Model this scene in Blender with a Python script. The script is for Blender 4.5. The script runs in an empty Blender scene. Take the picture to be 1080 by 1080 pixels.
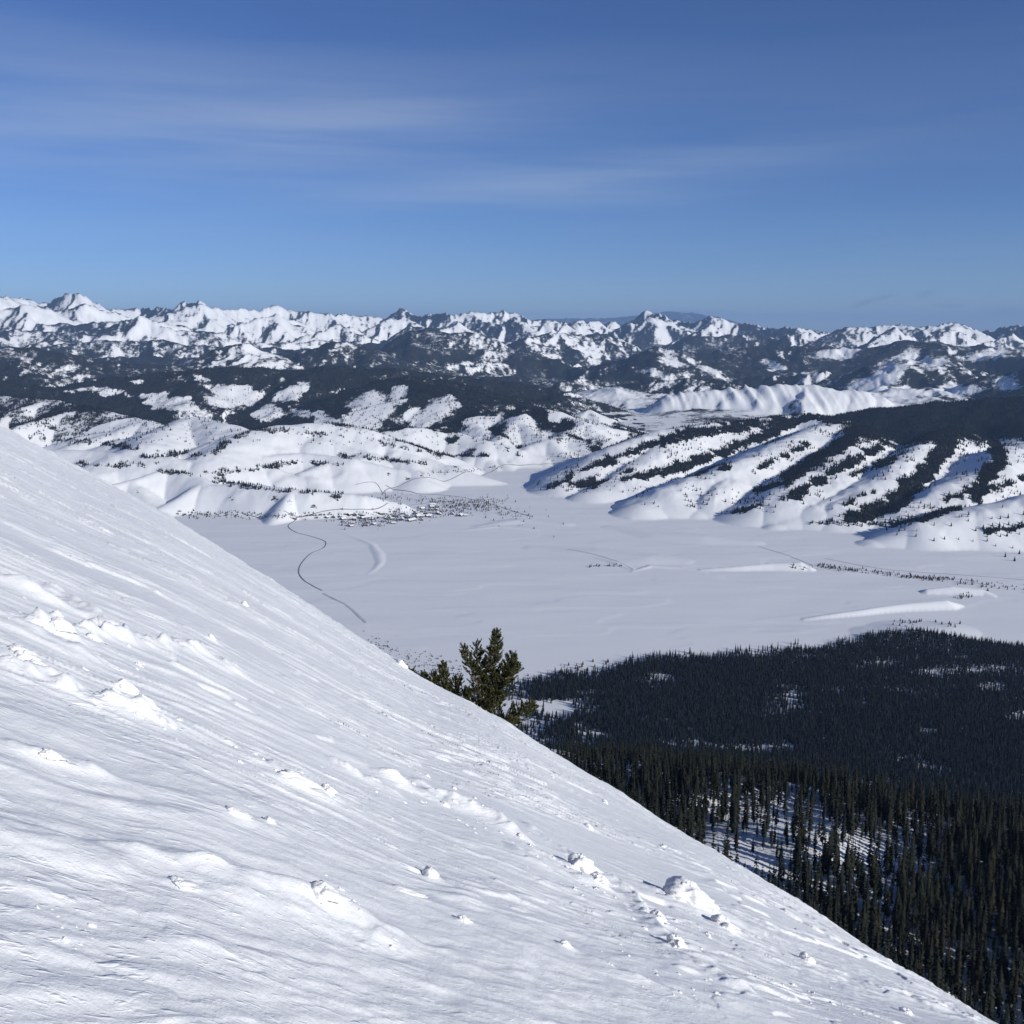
import bpy, math, random
import numpy as np
from mathutils import Vector, Matrix

random.seed(7)
rng = np.random.default_rng(11)
sc = bpy.context.scene
COL = sc.collection
f4 = np.float32

# ------------------------------------------------------------------ camera
FPX = 1060.0                      # focal length in pixels of a 1080 px picture
PITCH = math.radians(10.42)
CP, SP = math.cos(PITCH), math.sin(PITCH)
LAKE = -620.0                     # frozen lake, metres below the eye

cam_d = bpy.data.cameras.new('camera')
cam_d.sensor_width = 36.0
cam_d.lens = 36.0 * FPX / 1080.0
cam_d.clip_start = 0.05
cam_d.clip_end = 200000.0
cam = bpy.data.objects.new('camera', cam_d)
cam.rotation_euler = (math.radians(90) - PITCH, 0, 0)
COL.objects.link(cam)
sc.camera = cam


def ray(px, py):
    """azimuth and tangent of elevation of a point of the photograph"""
    u = (px - 540.0) / FPX
    v = (540.0 - py) / FPX
    x, y, z = u, CP + v * SP, -SP + v * CP
    return math.atan2(x, y), z / math.hypot(x, y)


def at(px, py, R):
    a, t = ray(px, py)
    return (R * math.sin(a), R * math.cos(a), R * t)


def at_h(px, py, h):
    """point at height h above the lake"""
    a, t = ray(px, py)
    R = (LAKE + h) / t
    return (R * math.sin(a), R * math.cos(a), LAKE + h)


def project(X, Y, Z):
    fw = np.maximum(Y * CP - Z * SP, 1e-3)
    return 540 + FPX * X / fw, 540 - FPX * (Y * SP + Z * CP) / fw


# ------------------------------------------------------------------ noise
_perm = np.random.default_rng(3).permutation(256).astype(np.int32)
_perm = np.concatenate([_perm, _perm])
_ang = np.random.default_rng(5).random(256) * 2 * np.pi
_gx, _gy = np.cos(_ang).astype(f4), np.sin(_ang).astype(f4)


def pn(x, y, seed=0):
    x = np.asarray(x, f4) + f4(seed * 17.31)
    y = np.asarray(y, f4) + f4(seed * 9.77)
    xf, yf = np.floor(x), np.floor(y)
    xi, yi = xf.astype(np.int32) & 255, yf.astype(np.int32) & 255
    x = x - xf
    y = y - yf
    u = x * x * x * (x * (x * 6 - 15) + 10)
    v = y * y * y * (y * (y * 6 - 15) + 10)
    a, b = _perm[xi], _perm[xi + 1]
    h00, h10, h01, h11 = _perm[a + yi], _perm[b + yi], _perm[a + yi + 1], _perm[b + yi + 1]
    n00 = _gx[h00] * x + _gy[h00] * y
    n10 = _gx[h10] * (x - 1) + _gy[h10] * y
    n01 = _gx[h01] * x + _gy[h01] * (y - 1)
    n11 = _gx[h11] * (x - 1) + _gy[h11] * (y - 1)
    p = n00 + u * (n10 - n00)
    q = n01 + u * (n11 - n01)
    return 1.5 * (p + v * (q - p))


def fbm(x, y, o=4, seed=0, gain=0.5):
    s, a = 0, 1.0
    for k in range(o):
        s = s + a * pn(x * 2 ** k, y * 2 ** k, seed + k)
        a *= gain
    return s


def ridged(x, y, o=4, seed=0, gain=0.5):
    s, a = 0, 1.0
    for k in range(o):
        s = s + a * (1 - 2 * np.abs(pn(x * 2 ** k, y * 2 ** k, seed + k)))
        a *= gain
    return s


def sstep(e0, e1, x):
    t = np.clip((x - e0) / (e1 - e0), 0, 1)
    return t * t * (3 - 2 * t)


# ------------------------------------------------------------------ light
SUN_EL = math.radians(21)
SH = np.array([0.82, -0.57])                       # horizontal direction towards the sun
SH = SH / np.hypot(*SH)
SUN = Vector((SH[0] * math.cos(SUN_EL), SH[1] * math.cos(SUN_EL), math.sin(SUN_EL)))

# ------------------------------------------------------------------ mesh helpers
def set_props(o, kw):
    for k, v in kw.items():
        if v is not None:
            o[k] = v


def link_mesh(name, me, mat, parent=None, **kw):
    o = bpy.data.objects.new(name, me)
    if mat is not None and not me.materials:
        me.materials.append(mat)
    COL.objects.link(o)
    if parent is not None:
        o.parent = parent
    set_props(o, kw)
    return o


def np_mesh(name, V, F, smooth=True):
    """V (n,3), F (m,k) all faces of the same size"""
    me = bpy.data.meshes.new(name)
    n, (m, k) = len(V), F.shape
    me.vertices.add(n)
    me.vertices.foreach_set('co', np.ascontiguousarray(V, f4).ravel())
    me.loops.add(m * k)
    me.loops.foreach_set('vertex_index', np.ascontiguousarray(F, np.int32).ravel())
    me.polygons.add(m)
    me.polygons.foreach_set('loop_start', np.arange(0, m * k, k, dtype=np.int32))
    me.polygons.foreach_set('use_smooth', np.full(m, smooth, bool))
    me.update(calc_edges=True)
    return me


def grid_faces(nr, na):
    j, i = np.meshgrid(np.arange(nr - 1), np.arange(na - 1), indexing='ij')
    a = (j * na + i).ravel()
    return np.stack([a, a + 1, a + na + 1, a + na], 1)[:, ::-1][:, [3, 2, 1, 0]]


def vattr(me, name, arr):
    at_ = me.attributes.new(name, 'FLOAT', 'POINT')
    at_.data.foreach_set('value', np.ascontiguousarray(arr, f4).ravel())


# ------------------------------------------------------------------ materials
def new_mat(name):
    m = bpy.data.materials.new(name)
    m.use_nodes = True
    nt = m.node_tree
    b = nt.nodes['Principled BSDF']
    return m, nt, b


def N(nt, typ, **kw):
    n = nt.nodes.new(typ)
    for k, v in kw.items():
        if k.startswith('_'):
            n.inputs[int(k[1:])].default_value = v
        else:
            setattr(n, k, v)
    return n


def math_node(nt, op, a, b=None, c=None, clamp=False):
    n = nt.nodes.new('ShaderNodeMath')
    n.operation = op
    n.use_clamp = clamp
    for k, v in enumerate((a, b, c)):
        if v is None:
            continue
        if isinstance(v, (int, float)):
            n.inputs[k].default_value = v
        else:
            nt.links.new(v, n.inputs[k])
    return n.outputs[0]


def noise(nt, vec, scale, detail=4, rough=0.55):
    n = nt.nodes.new('ShaderNodeTexNoise')
    n.inputs['Scale'].default_value = scale
    n.inputs['Detail'].default_value = detail
    n.inputs['Roughness'].default_value = rough
    nt.links.new(vec, n.inputs['Vector'])
    return n.outputs[0]


def mixc(nt, fac, a, b):
    n = nt.nodes.new('ShaderNodeMix')
    n.data_type = 'RGBA'
    for s, v in ((n.inputs['Factor'], fac), (n.inputs[6], a), (n.inputs[7], b)):
        if isinstance(v, (tuple, float, int)):
            s.default_value = v
        else:
            nt.links.new(v, s)
    return n.outputs[2]


SNOW = (0.80, 0.81, 0.83, 1)


def mat_ground():
    m, nt, b = new_mat('snowy_ground')
    L = nt.links.new
    geo = N(nt, 'ShaderNodeNewGeometry')
    att = N(nt, 'ShaderNodeAttribute', attribute_name='forest')
    rock = N(nt, 'ShaderNodeAttribute', attribute_name='rock')
    pos = geo.outputs['Position']
    n1 = noise(nt, pos, 1 / 60.0, 7, 0.82)
    n2 = noise(nt, pos, 1 / 260.0, 3, 0.6)
    k = math_node(nt, 'MULTIPLY_ADD', math_node(nt, 'SUBTRACT', n1, 0.5), 2.6, att.outputs['Fac'])
    k = math_node(nt, 'MULTIPLY_ADD', math_node(nt, 'SUBTRACT', n2, 0.5), 1.2, k)
    n4 = noise(nt, pos, 1 / 17.0, 2, 0.6)
    k = math_node(nt, 'MULTIPLY_ADD', math_node(nt, 'SUBTRACT', n4, 0.5), 0.8, k)
    mr = N(nt, 'ShaderNodeMapRange', interpolation_type='SMOOTHSTEP')
    L(k, mr.inputs[0])
    mr.inputs[1].default_value = 0.28
    mr.inputs[2].default_value = 0.80
    fcol = mixc(nt, n2, (0.008, 0.010, 0.011, 1), (0.022, 0.024, 0.023, 1))
    fac = math_node(nt, 'MULTIPLY', mr.outputs[0], 0.995)
    c = mixc(nt, fac, SNOW, fcol)
    n3 = noise(nt, pos, 1 / 14.0, 4, 0.7)
    kr = math_node(nt, 'MULTIPLY', rock.outputs['Fac'], math_node(nt, 'MULTIPLY_ADD', math_node(nt, 'SUBTRACT', n3, 0.5), 5.5, 1.1))
    mr2 = N(nt, 'ShaderNodeMapRange', interpolation_type='SMOOTHSTEP')
    L(kr, mr2.inputs[0])
    mr2.inputs[1].default_value = 0.45
    mr2.inputs[2].default_value = 0.6
    c = mixc(nt, mr2.outputs[0], c, (0.075, 0.065, 0.058, 1))
    L(c, b.inputs['Base Color'])
    b.inputs['Roughness'].default_value = 0.85
    b.inputs['Specular IOR Level'].default_value = 0.15
    bn = N(nt, 'ShaderNodeBump')
    bn.inputs['Strength'].default_value = 0.5
    bn.inputs['Distance'].default_value = 9.0
    rel = N(nt, 'ShaderNodeAttribute', attribute_name='relief')
    L(math_node(nt, 'MULTIPLY', noise(nt, pos, 1 / 40.0, 5, 0.65), rel.outputs['Fac']), bn.inputs['Height'])
    L(bn.outputs[0], b.inputs['Normal'])
    return m


def mat_slope():
    m, nt, b = new_mat('wind_packed_snow')
    L = nt.links.new
    geo = N(nt, 'ShaderNodeNewGeometry')
    mp = N(nt, 'ShaderNodeMapping')
    mp.inputs['Rotation'].default_value = (0, 0, math.radians(-33.5))
    L(geo.outputs['Position'], mp.inputs['Vector'])
    warp = N(nt, 'ShaderNodeTexNoise')
    warp.inputs['Scale'].default_value = 0.5
    L(mp.outputs[0], warp.inputs['Vector'])
    wv = N(nt, 'ShaderNodeVectorMath', operation='MULTIPLY_ADD')
    L(warp.outputs['Color'], wv.inputs[0])
    wv.inputs[1].default_value = (0.0, 0.7, 0.0)
    L(mp.outputs[0], wv.inputs[2])
    mp2 = N(nt, 'ShaderNodeMapping')
    mp2.inputs['Scale'].default_value = (0.13, 1.0, 0.5)
    L(wv.outputs[0], mp2.inputs['Vector'])
    mp3 = N(nt, 'ShaderNodeMapping')
    mp3.inputs['Scale'].default_value = (0.22, 1.0, 0.5)
    L(wv.outputs[0], mp3.inputs['Vector'])
    st = noise(nt, mp2.outputs[0], 7.0, 5, 0.6)

    def fleck(vec, sc_, lo, k):
        n_ = noise(nt, vec, sc_, 3, 0.6)
        return math_node(nt, 'MULTIPLY', math_node(nt, 'MAXIMUM', math_node(nt, 'SUBTRACT', n_, lo), 0.0), k)
    patch = N(nt, 'ShaderNodeMapRange', interpolation_type='SMOOTHSTEP')
    L(noise(nt, mp3.outputs[0], 0.55, 4, 0.6), patch.inputs[0])
    patch.inputs[1].default_value = 0.38
    patch.inputs[2].default_value = 0.62
    patch.inputs[3].default_value = 0.12
    fl = math_node(nt, 'ADD', fleck(mp3.outputs[0], 5.0, 0.60, 3.8), fleck(mp3.outputs[0], 14.0, 0.60, 2.5))
    fl = math_node(nt, 'MULTIPLY', math_node(nt, 'ADD', fl, fleck(mp3.outputs[0], 36.0, 0.585, 1.5)), patch.outputs[0])
    fine = noise(nt, geo.outputs['Position'], 30.0, 6, 0.68)
    hsum = math_node(nt, 'ADD', math_node(nt, 'MULTIPLY_ADD', fine, 0.30, math_node(nt, 'MULTIPLY', st, 0.17)), fl)
    bn = N(nt, 'ShaderNodeBump')
    bn.inputs['Strength'].default_value = 0.55
    bn.inputs['Distance'].default_value = 0.045
    L(hsum, bn.inputs['Height'])
    L(bn.outputs[0], b.inputs['Normal'])
    big = noise(nt, mp2.outputs[0], 1.3, 3, 0.5)
    c = mixc(nt, big, (0.775, 0.785, 0.81, 1), (0.83, 0.837, 0.855, 1))
    L(c, b.inputs['Base Color'])
    b.inputs['Roughness'].default_value = 0.55
    b.inputs['Specular IOR Level'].default_value = 0.3
    return m


def mat_simple(name, c0, c1, scale, rough=0.8, detail=3):
    m, nt, b = new_mat(name)
    geo = N(nt, 'ShaderNodeNewGeometry')
    n = noise(nt, geo.outputs['Position'], scale, detail)
    mr = N(nt, 'ShaderNodeMapRange')
    nt.links.new(n, mr.inputs[0])
    mr.inputs[1].default_value = 0.3
    mr.inputs[2].default_value = 0.7
    nt.links.new(mixc(nt, mr.outputs[0], c0 + (1,), c1 + (1,)), b.inputs['Base Color'])
    b.inputs['Roughness'].default_value = rough
    b.inputs['Specular IOR Level'].default_value = 0.2
    return m


M_GROUND = mat_ground()
M_SLOPE = mat_slope()
M_LUMP = mat_simple('crusted_snow', (0.72, 0.73, 0.75), (0.80, 0.80, 0.82), 9.0, 0.55)
M_FIR = mat_simple('fir_needles', (0.007, 0.010, 0.008), (0.023, 0.027, 0.019), 0.11, 0.9)
M_FIR2 = mat_simple('dark_fir_needles', (0.004, 0.006, 0.007), (0.013, 0.015, 0.014), 0.09, 0.9)
M_BARK = mat_simple('bark', (0.05, 0.042, 0.036), (0.11, 0.09, 0.075), 3.0, 0.9)
M_PINE = mat_simple('pine_needles', (0.042, 0.052, 0.017), (0.105, 0.105, 0.040), 4.0, 0.6)
M_PINEBARK = mat_simple('pine_bark', (0.09, 0.06, 0.05), (0.2, 0.15, 0.12), 6.0, 0.9)
M_CABIN = mat_simple('dark_timber', (0.05, 0.04, 0.033), (0.10, 0.08, 0.065), 0.3, 0.85)
M_ROOF = mat_simple('snowy_roof', (0.70, 0.71, 0.73), (0.82, 0.82, 0.84), 0.2, 0.7)
M_ROAD = mat_simple('wet_road', (0.16, 0.16, 0.165), (0.32, 0.32, 0.33), 0.02, 0.8)
M_WATER = mat_simple('open_stream_water', (0.10, 0.11, 0.13), (0.26, 0.27, 0.30), 0.015, 0.45)
M_SCRUB = mat_simple('brown_scrub', (0.018, 0.017, 0.017), (0.075, 0.063, 0.055), 0.04, 0.9)

# ------------------------------------------------------------------ terrain sheet
NA, NR = 1450, 1900
AZ = np.linspace(math.radians(-41), math.radians(41), NA)
LR0, LR1 = math.log(120.0), math.log(62000.0)
LR = np.linspace(LR0, LR1, NR)
RR = np.exp(LR)
SA, CA = np.sin(AZ), np.cos(AZ)
X = (RR[:, None] * SA[None, :])
Y = (RR[:, None] * CA[None, :])
R2 = np.repeat(RR[:, None], NA, 1)

# silhouette of the slope one stands on
SIL = [(-900, 0, 150), (-500, 190, 150), (-200, 345, 125), (0, 449, 105), (60, 484, 96), (130, 520, 88), (180, 546, 82),
       (240, 585, 75), (300, 622, 69), (360, 662, 63), (420, 700, 57), (455, 722, 53), (500, 744, 49), (556, 777, 44),
       (610, 812, 40), (680, 855, 35), (740, 890, 31), (800, 927, 28), (860, 966, 25), (920, 1003, 22),
       (980, 1040, 19.5), (1050, 1080, 17), (1200, 1172, 14), (1600, 1420, 12)]
_sa, _sg, _sr = [], [], []
for px, py, r in SIL:
    a, t = ray(px, py)
    _sa.append(a); _sg.append(-t); _sr.append(r)


_fa = np.linspace(-1.05, 1.0, 4001)
_k = np.exp(-0.5 * (np.arange(-160, 161) / 42.0) ** 2)
_k /= _k.sum()
_fg = np.convolve(np.pad(np.interp(_fa, _sa, _sg), 160, 'edge'), _k, 'valid')
_fr = np.convolve(np.pad(np.interp(_fa, _sa, _sr), 160, 'edge'), _k, 'valid')


def G_of(az):
    return np.interp(az, _fa, _fg)


def RS_of(az):
    return np.interp(az, _fa, _fr)


# broad profile: the flank under us, the bench with the near forest, then the valley floor
bench = []
for px, py, r in [(620, 818, 430), (700, 860, 400), (850, 880, 400), (950, 930, 380), (1040, 1040, 350),
                  (590, 803, 500), (800, 820, 480), (1000, 850, 480)]:
    bench.append(at(px, py, r))
bench = np.array(bench)
A_ = np.c_[np.ones(len(bench)), bench[:, 0], bench[:, 1] - 400]
bc = np.linalg.lstsq(A_, bench[:, 2], rcond=None)[0]
zbench = bc[0] + bc[1] * X + bc[2] * (Y - 400)
Gv = G_of(AZ)[None, :]
prof = np.interp(RR, [0, 120, 300, 480, 620, 800, 1000, 1200, 1450, 1800, 2200], [0, 70, 165, 232, 320, 455, 555, 600, 614, 619, 620])[:, None]
drop = np.interp(RR, [480, 620, 800, 1000, 1200, 1450, 1800], [0, 90, 225, 325, 380, 420, 500])[:, None]
zb2 = zbench - drop
flank = -np.maximum(prof, (Gv + 0.05) * R2)
w = sstep(300, 360, R2)
azmask = sstep(-0.06, 0.02, AZ)[None, :]
zn = flank * (1 - w) + np.minimum(zb2, -0.3 * R2) * w
zn = np.where(azmask > 0, zn * azmask + flank * (1 - azmask), flank)
zn = zn + 6 * fbm(X / 90, Y / 90, 3, 40) * sstep(200, 330, R2) * (1 - sstep(1200, 1600, R2))
base = np.interp(RR, [0, 4600, 7000, 10000, 14000, 18000, 22000, 30000, 62000],
                 [-620, -620, -600, -560, -480, -350, -250, -300, -400])[:, None] + 0 * X
base = base + sstep(5600, 8000, R2) * (90 * ridged(X / 2600, Y / 2600, 3, 44) - 60)
H = np.maximum(zn, base)
H = np.where(R2 > 2300, base, H)
NEAR = H.copy()
BIAS = np.zeros_like(H)
ROUGH = np.zeros_like(H)          # how rugged the winning ridge is

# domain warp so crests wander
wa = np.clip(R2 / 20000, 0, 1) * 90 + 12
XW = X + wa * fbm(X / 900, Y / 900, 3, 1) + 0.35 * wa * fbm(X / 260, Y / 260, 2, 4)
YW = Y + wa * fbm(X / 900, Y / 900, 3, 2) + 0.35 * wa * fbm(X / 260, Y / 260, 2, 5)


def segment(p, q, slope, rad, bias, rough, zmin):
    D = (max(p[2], q[2]) - zmin) / slope + rad + 200
    r1, r2 = math.hypot(p[0], p[1]), math.hypot(q[0], q[1])
    lo, hi = max(min(r1, r2) - D, 130), max(r1, r2) + D
    j0 = max(int((math.log(lo) - LR0) / (LR1 - LR0) * NR) - 1, 0)
    j1 = min(int((math.log(hi) - LR0) / (LR1 - LR0) * NR) + 2, NR)
    a1, a2 = math.atan2(p[0], p[1]), math.atan2(q[0], q[1])
    da = math.asin(min(D / max(min(r1, r2), D + 1), 0.99))
    i0 = max(int((min(a1, a2) - da - AZ[0]) / (AZ[-1] - AZ[0]) * NA) - 1, 0)
    i1 = min(int((max(a1, a2) + da - AZ[0]) / (AZ[-1] - AZ[0]) * NA) + 2, NA)
    if i1 <= i0 or j1 <= j0:
        return
    s = np.s_[j0:j1, i0:i1]
    xx, yy = XW[s], YW[s]
    dx, dy = q[0] - p[0], q[1] - p[1]
    L2 = dx * dx + dy * dy + 1e-6
    t = np.clip(((xx - p[0]) * dx + (yy - p[1]) * dy) / L2, 0, 1)
    d = np.hypot(xx - p[0] - t * dx, yy - p[1] - t * dy)
    h = p[2] + t * (q[2] - p[2]) - slope * (np.sqrt(d * d + rad * rad) - rad)
    cur = H[s]
    m = h > cur
    cur[m] = h[m]
    BIAS[s][m] = bias
    ROUGH[s][m] = rough


rs = random.Random(21)


def ridge(pts, slope=0.5, rad=10, bias=0.0, rough=1.0, spacing=600, depth=2, drop=320, spur=0.72, zmin=None):
    """crest polyline in world space with spurs that branch off both sides"""
    zmin = min(p[2] for p in pts) - drop if zmin is None else zmin
    for p, q in zip(pts, pts[1:]):
        segment(p, q, slope, rad, bias, rough, zmin)
    if depth <= 0:
        return
    carry = spacing * rs.random()
    side = 1
    for p, q in zip(pts, pts[1:]):
        L = math.hypot(q[0] - p[0], q[1] - p[1])
        if L < 1:
            continue
        ux, uy = (q[0] - p[0]) / L, (q[1] - p[1]) / L
        s = carry
        while s < L:
            t = s / L
            z0 = p[2] + t * (q[2] - p[2])
            x0, y0 = p[0] + t * (q[0] - p[0]), p[1] + t * (q[1] - p[1])
            for sd in ((side,) if depth == 1 else (1, -1)):
                a = math.atan2(uy, ux) + sd * math.radians(rs.uniform(48, 98))
                fall = (z0 - zmin) * rs.uniform(0.75, 1.05)
                g = slope * spur * rs.uniform(0.85, 1.15)
                Ls = fall / g
                if Ls < spacing * 0.25:
                    continue
                pp = [(x0, y0, z0)]
                n = 3 if depth == 2 else 2
                for k in range(1, n + 1):
                    a += rs.uniform(-0.3, 0.3)
                    x1 = pp[-1][0] + math.cos(a) * Ls / n
                    y1 = pp[-1][1] + math.sin(a) * Ls / n
                    # spurs hold their height first and then fall away
                    z1 = z0 - fall * ((k / n) ** 1.15)
                    pp.append((x1, y1, z1))
                ridge(pp, slope, rad, bias, rough, spacing * 0.5, depth - 1, drop, spur, zmin)
            side = -side
            s += spacing * rs.uniform(0.65, 1.35)
        carry = s - L


def crest_h(pts, **kw):
    ridge([at_h(*p) for p in pts], **kw)


def crest_r(pts, R, **kw):
    ridge([at(p[0], p[1], R + (p[2] if len(p) > 2 else 0)) for p in pts], **kw)


# --- the spurred hill right of the lake
K = dict(slope=0.50, rad=55, rough=0.25, depth=0, drop=250)
crest_h([(578, 517, 12), (600, 503, 55), (620, 490, 92), (650, 473, 135), (690, 458, 165), (740, 448, 185), (790, 442, 200), (840, 438, 205), (885, 441, 205)], **K)
crest_r([(880, 446), (905, 438), (940, 432), (1000, 426), (1050, 423), (1120, 421), (1250, 420)], 5600, slope=0.35, rad=90, bias=1.2, rough=0.25, depth=1, spacing=700, zmin=LAKE)
SP_ = [[(740, 448, 185), (700, 470, 135), (660, 497, 80), (625, 518, 30), (610, 528, 4)],
       [(885, 441, 205), (830, 463, 170), (785, 487, 130), (740, 500, 100), (705, 515, 72), (680, 530, 38), (668, 545, 5)],
       [(800, 478, 130), (770, 503, 92), (752, 520, 60), (735, 538, 18)],
       [(905, 450, 190), (895, 468, 165), (860, 495, 128), (835, 513, 98), (800, 529, 55), (768, 546, 8)],
       [(1000, 452, 178), (985, 467, 160), (950, 490, 130), (905, 514, 92), (862, 533, 55), (822, 553, 10)],
       [(905, 514, 92), (890, 530, 65), (880, 548, 25)],
       [(1070, 470, 170), (1050, 490, 140), (1000, 515, 100), (960, 533, 62), (915, 554, 14)],
       [(1250, 490, 190), (1150, 505, 150), (1080, 524, 112), (1030, 536, 85), (975, 552, 52), (920, 570, 10)]]
for s_ in SP_:
    crest_h(s_, **K)

# --- white rolling foothills left of the lake
K = dict(slope=0.56, rad=45, bias=-1.5, rough=0.2, depth=2, spacing=430, drop=220, spur=0.50)
crest_h([(60, 520, 60), (95, 518, 66), (120, 511, 78), (150, 502, 95), (175, 498, 100), (200, 503, 92), (218, 512, 76), (245, 510, 82), (285, 514, 78), (330, 519, 68), (380, 524, 52), (420, 532, 26), (438, 539, 5)], **dict(K, slope=0.62, rad=22, spacing=190, depth=1))
crest_h([(-80, 470, 160), (40, 474, 150), (90, 477, 143), (150, 483, 132), (200, 486, 124), (260, 481, 124), (320, 479, 118), (370, 485, 102), (420, 496, 62), (448, 506, 25)], **K)
crest_h([(150, 470, 165), (180, 452, 198), (205, 441, 215), (235, 448, 205), (262, 462, 172)], **dict(K, rad=90))
crest_h([(225, 478, 145), (262, 458, 188), (300, 450, 204), (345, 448, 205), (380, 453, 185), (420, 466, 138), (460, 480, 78), (492, 493, 18)], **dict(K, rad=90))
crest_h([(400, 458, 130), (430, 452, 150), (470, 455, 130), (510, 465, 100), (550, 477, 55), (590, 484, 25), (612, 488, 4)], **dict(K, rad=50))
crest_h([(-100, 408, 270), (0, 418, 250), (60, 424, 235), (100, 433, 215), (140, 442, 185), (175, 456, 140)], **dict(K, bias=-0.35, rad=50))
crest_h([(440, 462, 77), (480, 445, 142), (520, 435, 183), (560, 430, 208), (590, 436, 186), (620, 450, 136), (640, 466, 79), (655, 481, 20)], **dict(K, bias=0.1, rad=30, slope=0.45))
crest_h([(595, 447, 65), (625, 434, 130), (650, 447, 65), (668, 462, 11)], **dict(K, bias=-0.6, rad=40))
crest_r([(340, 425), (370, 412), (400, 402), (430, 398), (470, 402), (510, 412), (540, 425)], 6250, **dict(K, bias=0.75, slope=0.42, rad=30))

# --- dark forested band, pale fluted scarp, second tier
K = dict(slope=0.40, rad=50, rough=0.5, depth=2, spacing=800, zmin=LAKE + 10)
crest_r([(-200, 398), (-60, 400), (0, 404), (60, 408), (120, 400), (180, 394), (240, 391), (300, 391), (340, 388), (400, 392), (460, 396), (520, 402), (580, 412), (630, 425), (680, 440)], 7100, bias=1.5, **K)
crest_r([(690, 426), (705, 418), (735, 415), (775, 410.5), (815, 409), (850, 408.5), (900, 414), (935, 424), (962, 433)], 7300, slope=0.62, rad=10, bias=-2.5, rough=0.3, depth=1, spacing=130, spur=0.8, zmin=LAKE + 20)
crest_r([(600, 425), (640, 412), (680, 405), (720, 402), (760, 405), (800, 412)], 8200, bias=0.2, **K)
K = dict(slope=0.42, rad=25, rough=0.8, depth=2, spacing=800, drop=330)
crest_r([(-200, 365), (-60, 368), (0, 369), (60, 372), (110, 384), (170, 388), (215, 396)], 9000, bias=0.7, **K)
crest_r([(200, 402), (225, 382), (245, 365), (262, 366), (280, 381), (300, 394)], 9300, bias=-0.6, **K)
crest_r([(290, 388), (320, 372), (350, 362), (385, 368), (410, 380)], 9600, bias=0.3, **K)
crest_r([(380, 392), (405, 372), (430, 354), (455, 348), (480, 352), (520, 360), (555, 372), (590, 385), (630, 398)], 11000, bias=0.55, **K)
crest_r([(590, 405), (640, 388), (690, 367), (715, 371), (750, 383), (800, 396)], 10500, bias=0.5, **K)
crest_r([(720, 377), (760, 370), (800, 367), (850, 365), (900, 368), (950, 360), (1000, 364), (1080, 372), (1200, 372)], 12000, bias=0.45, **K)
crest_r([(800, 425), (840, 410), (880, 398), (920, 386), (960, 378), (1000, 386), (1060, 402)], 9500, bias=0.0, **K)
crest_r([(985, 427), (1010, 410), (1040, 399), (1080, 391), (1140, 385), (1250, 380)], 8800, bias=0.2, **K)
# --- unnamed ridges that fill the middle distance
for k in range(46):
    R0 = 8800 * (18800 / 8800) ** rs.random()
    a0 = math.radians(rs.uniform(-34, 34))
    y0 = np.interp(R0, [8800, 11000, 14000, 18800], [397, 376, 357, 341]) + rs.uniform(-5, 9) + math.degrees(a0) * 0.12
    n = rs.randint(3, 6)
    ang = rs.uniform(-0.9, 0.9)
    st = rs.uniform(500, 900)
    x0_, y0_ = R0 * math.sin(a0), R0 * math.cos(a0)
    _, t0 = ray(540, y0)
    pts = []
    for q in range(n):
        xx, yy = x0_ + (q - n / 2) * st * math.cos(ang), y0_ + (q - n / 2) * st * math.sin(ang)
        zz = t0 * math.hypot(xx, yy) - abs(q - n / 2 + 0.5) * rs.uniform(10, 70) + rs.uniform(-30, 30)
        pts.append((xx, yy, zz))
    far = (R0 - 8800) / 10000
    ridge(pts, slope=0.6, rad=9, bias=0.55 - 0.9 * far + rs.uniform(-0.4, 0.4), rough=1.0, spacing=700, depth=2, drop=380)
# --- the skyline of white peaks
SKY = [(-120, 318), (-60, 312), (0, 314), (25, 312), (50, 320), (72, 312), (88, 311), (105, 320), (122, 327), (150, 326), (190, 326), (208, 317), (222, 327), (250, 326),
       (275, 330), (292, 322), (318, 329), (350, 332), (380, 334), (405, 336), (422, 327), (440, 335), (470, 333), (500, 331), (520, 332), (542, 329), (560, 337), (600, 339),
       (640, 342), (668, 340), (687, 328), (705, 339), (735, 342), (752, 334), (775, 342), (800, 345), (840, 348), (870, 350), (885, 354), (905, 352), (930, 347),
       (946, 341), (968, 349), (985, 345), (1000, 342), (1030, 349), (1060, 347), (1085, 343), (1150, 347), (1250, 340)]
crest_r([(x, y, 900 * math.sin(x * 0.021) + 500 * math.sin(x * 0.05)) for x, y in SKY], 20500, slope=0.75, rad=6, bias=-0.15, rough=1.3, spacing=700, depth=2, drop=620)
for pk, R0 in (((30, 322), 17500), ((90, 322), 18500), ((208, 322), 18600), ((292, 330), 17000), ((422, 334), 17500), ((542, 336), 17800), ((600, 345), 15500), ((687, 334), 19000), ((752, 343), 17000), ((835, 352), 15500), ((946, 347), 16500), ((1000, 348), 16000), ((1068, 350), 17500),
               ((150, 335), 15500), ((360, 343), 16000), ((480, 342), 15500)):
    c = at(pk[0], pk[1], R0)
    an = rs.uniform(-0.5, 0.9)
    ridge([(c[0] - 900 * math.cos(an), c[1] - 900 * math.sin(an), c[2] - 260), c, (c[0] + 1000 * math.cos(an + .3), c[1] + 1000 * math.sin(an + .3), c[2] - 300)], slope=0.75, rad=5, bias=-0.35, rough=1.2, spacing=550, depth=2, drop=300)
crest_r([(500, 345), (560, 338), (590, 336), (640, 336), (672, 333), (690, 331), (706, 329), (728, 330), (750, 334), (775, 342), (800, 352)], 52000, slope=0.3, rad=200, bias=4.0, rough=1.0, depth=1, spacing=3000, drop=700)

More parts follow.
